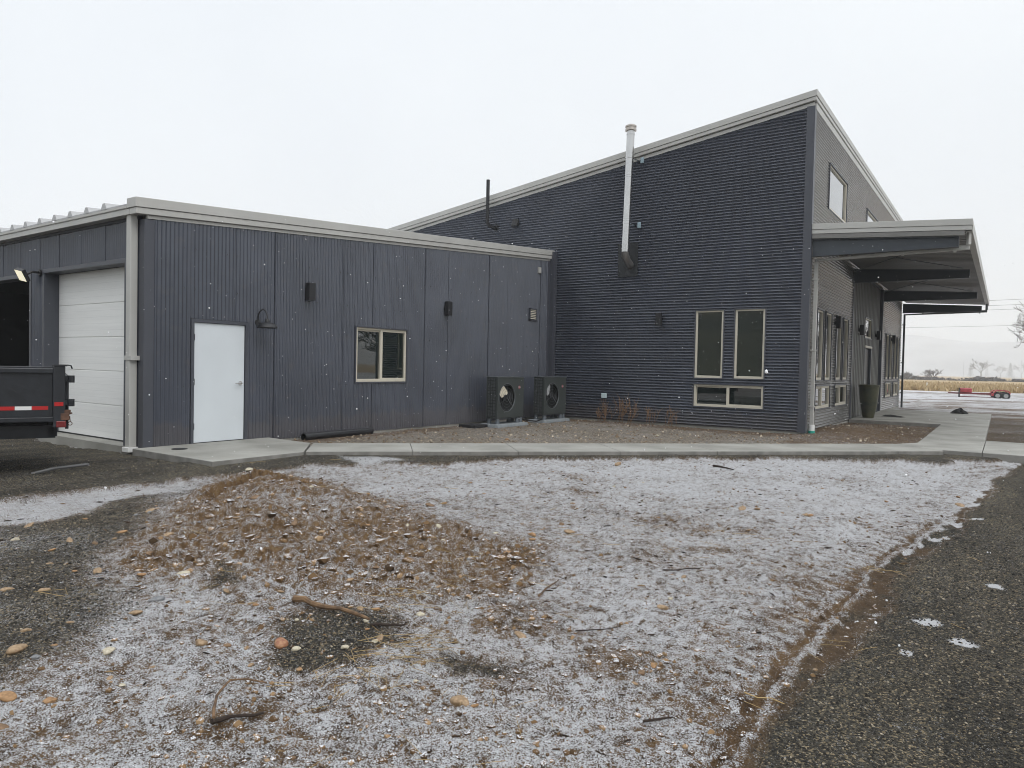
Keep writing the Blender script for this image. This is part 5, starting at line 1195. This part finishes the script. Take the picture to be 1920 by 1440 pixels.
stick('branch', 'bent tan twig arching over the snow in the left foreground', [(-2.69,1.72),(-2.859,1.84),(-2.946,1.97),(-2.90,2.02),(-2.80,2.06)], .0075, M_STICK, .03)
stick('bark_strip', 'dark wet bark strip beside the bent tan twig', [(-2.698,1.711),(-2.676,1.811),(-2.60,1.90)], .011, M_BARKD)
stick('twig', 'curved brown twig on the snow right of the straw', [(-2.534,4.009),(-2.588,4.196),(-2.625,4.422)], .009, M_STICK)
stick('twig', 'thin dark twig behind the tan stone in mid foreground', [(-2.031,3.631),(-1.85,3.858)], .004, M_BARKD)
stick('twig', 'dark straight twig lying on the snow towards the drive', [(-2.099,5.093),(-1.897,5.343)], .006, M_BARKD)
stick('bark_strip', 'small black bark piece near the walkway gravel', [(-3.692,10.858),(-3.337,10.734)], .018, M_BARKD)
stick('bark_strip', 'short dark bark piece in the right foreground snow', [(-1.27,2.9),(-1.18,3.02)], .007, M_BARKD)
stick('twig', 'thin straw coloured stem across the muddy drive edge', [(-.98,3.42),(-.80,3.44)], .004, M_STRAW)
# dry weeds by the gable wall
for k, (wx_, wy_) in enumerate(((-8.9,17.35),(-8.55,17.45),(-8.2,17.3),(-7.7,17.5),(-7.1,17.45),(-9.15,17.5))):
    rg = np.random.default_rng(200+k); m2 = MB()
    for i in range(7):
        d = Vector((rg.normal(0, .35), rg.normal(0, .2), 1)).normalized(); branches(m2, (wx_+rg.normal(0, .06), wy_+rg.normal(0, .04), -.12), d, rg.uniform(.25, .42)*(1.2 if k < 3 else .8), .006, 2, rg, .4, .3, (1, 3), 4, .0035)
    tag(m2.build('dry_weed', M_WEED, None), 'thin dry brown weed growing at the foot of the gable wall', 'weed', 'dry weeds at the foot of the gable wall')
# snow still falling
rg = np.random.default_rng(300); n = 2500
x, y, z = rg.uniform(-13, 2.2, n), rg.uniform(1.5, 17.4, n), .1+6.5*rg.random(n)**1.3
k = (x > -10.8) & ~((x < -9) & (y > 5.4) & (x < -10.9)) & (np.hypot(x, y) > 1.8) & ((z-1.386)/np.hypot(x, y) < .19); P_ = np.stack([x[k], y[k], z[k]], 1); s = .002+.0055*rg.random(len(P_))**3
lumps('falling_snow', P_, s, M_SNOWF, 5, 'white snowflakes falling through the air', 'snowflakes', flat=1.0, jit=.15)
# ------------------------------------------------------------------ misty air
m = bpy.data.materials.new('haze'); m.use_nodes = True; t = m.node_tree; t.nodes.clear()
o_ = t.nodes.new('ShaderNodeOutputMaterial'); pv = t.nodes.new('ShaderNodeVolumePrincipled'); pv.inputs['Density'].default_value = HAZE
pv.inputs['Color'].default_value = (.97, .985, 1.0, 1); pv.inputs['Anisotropy'].default_value = 0.0
t.links.new(pv.outputs['Volume'], o_.inputs['Volume'])
hz = MB(); hz.box((-1680, -1680, -1.6), (1680, 1680, 110)); h_ = hz.build('haze', m, None); tag(h_, 'thin pale mist lying over the whole place', 'haze', kind='stuff')
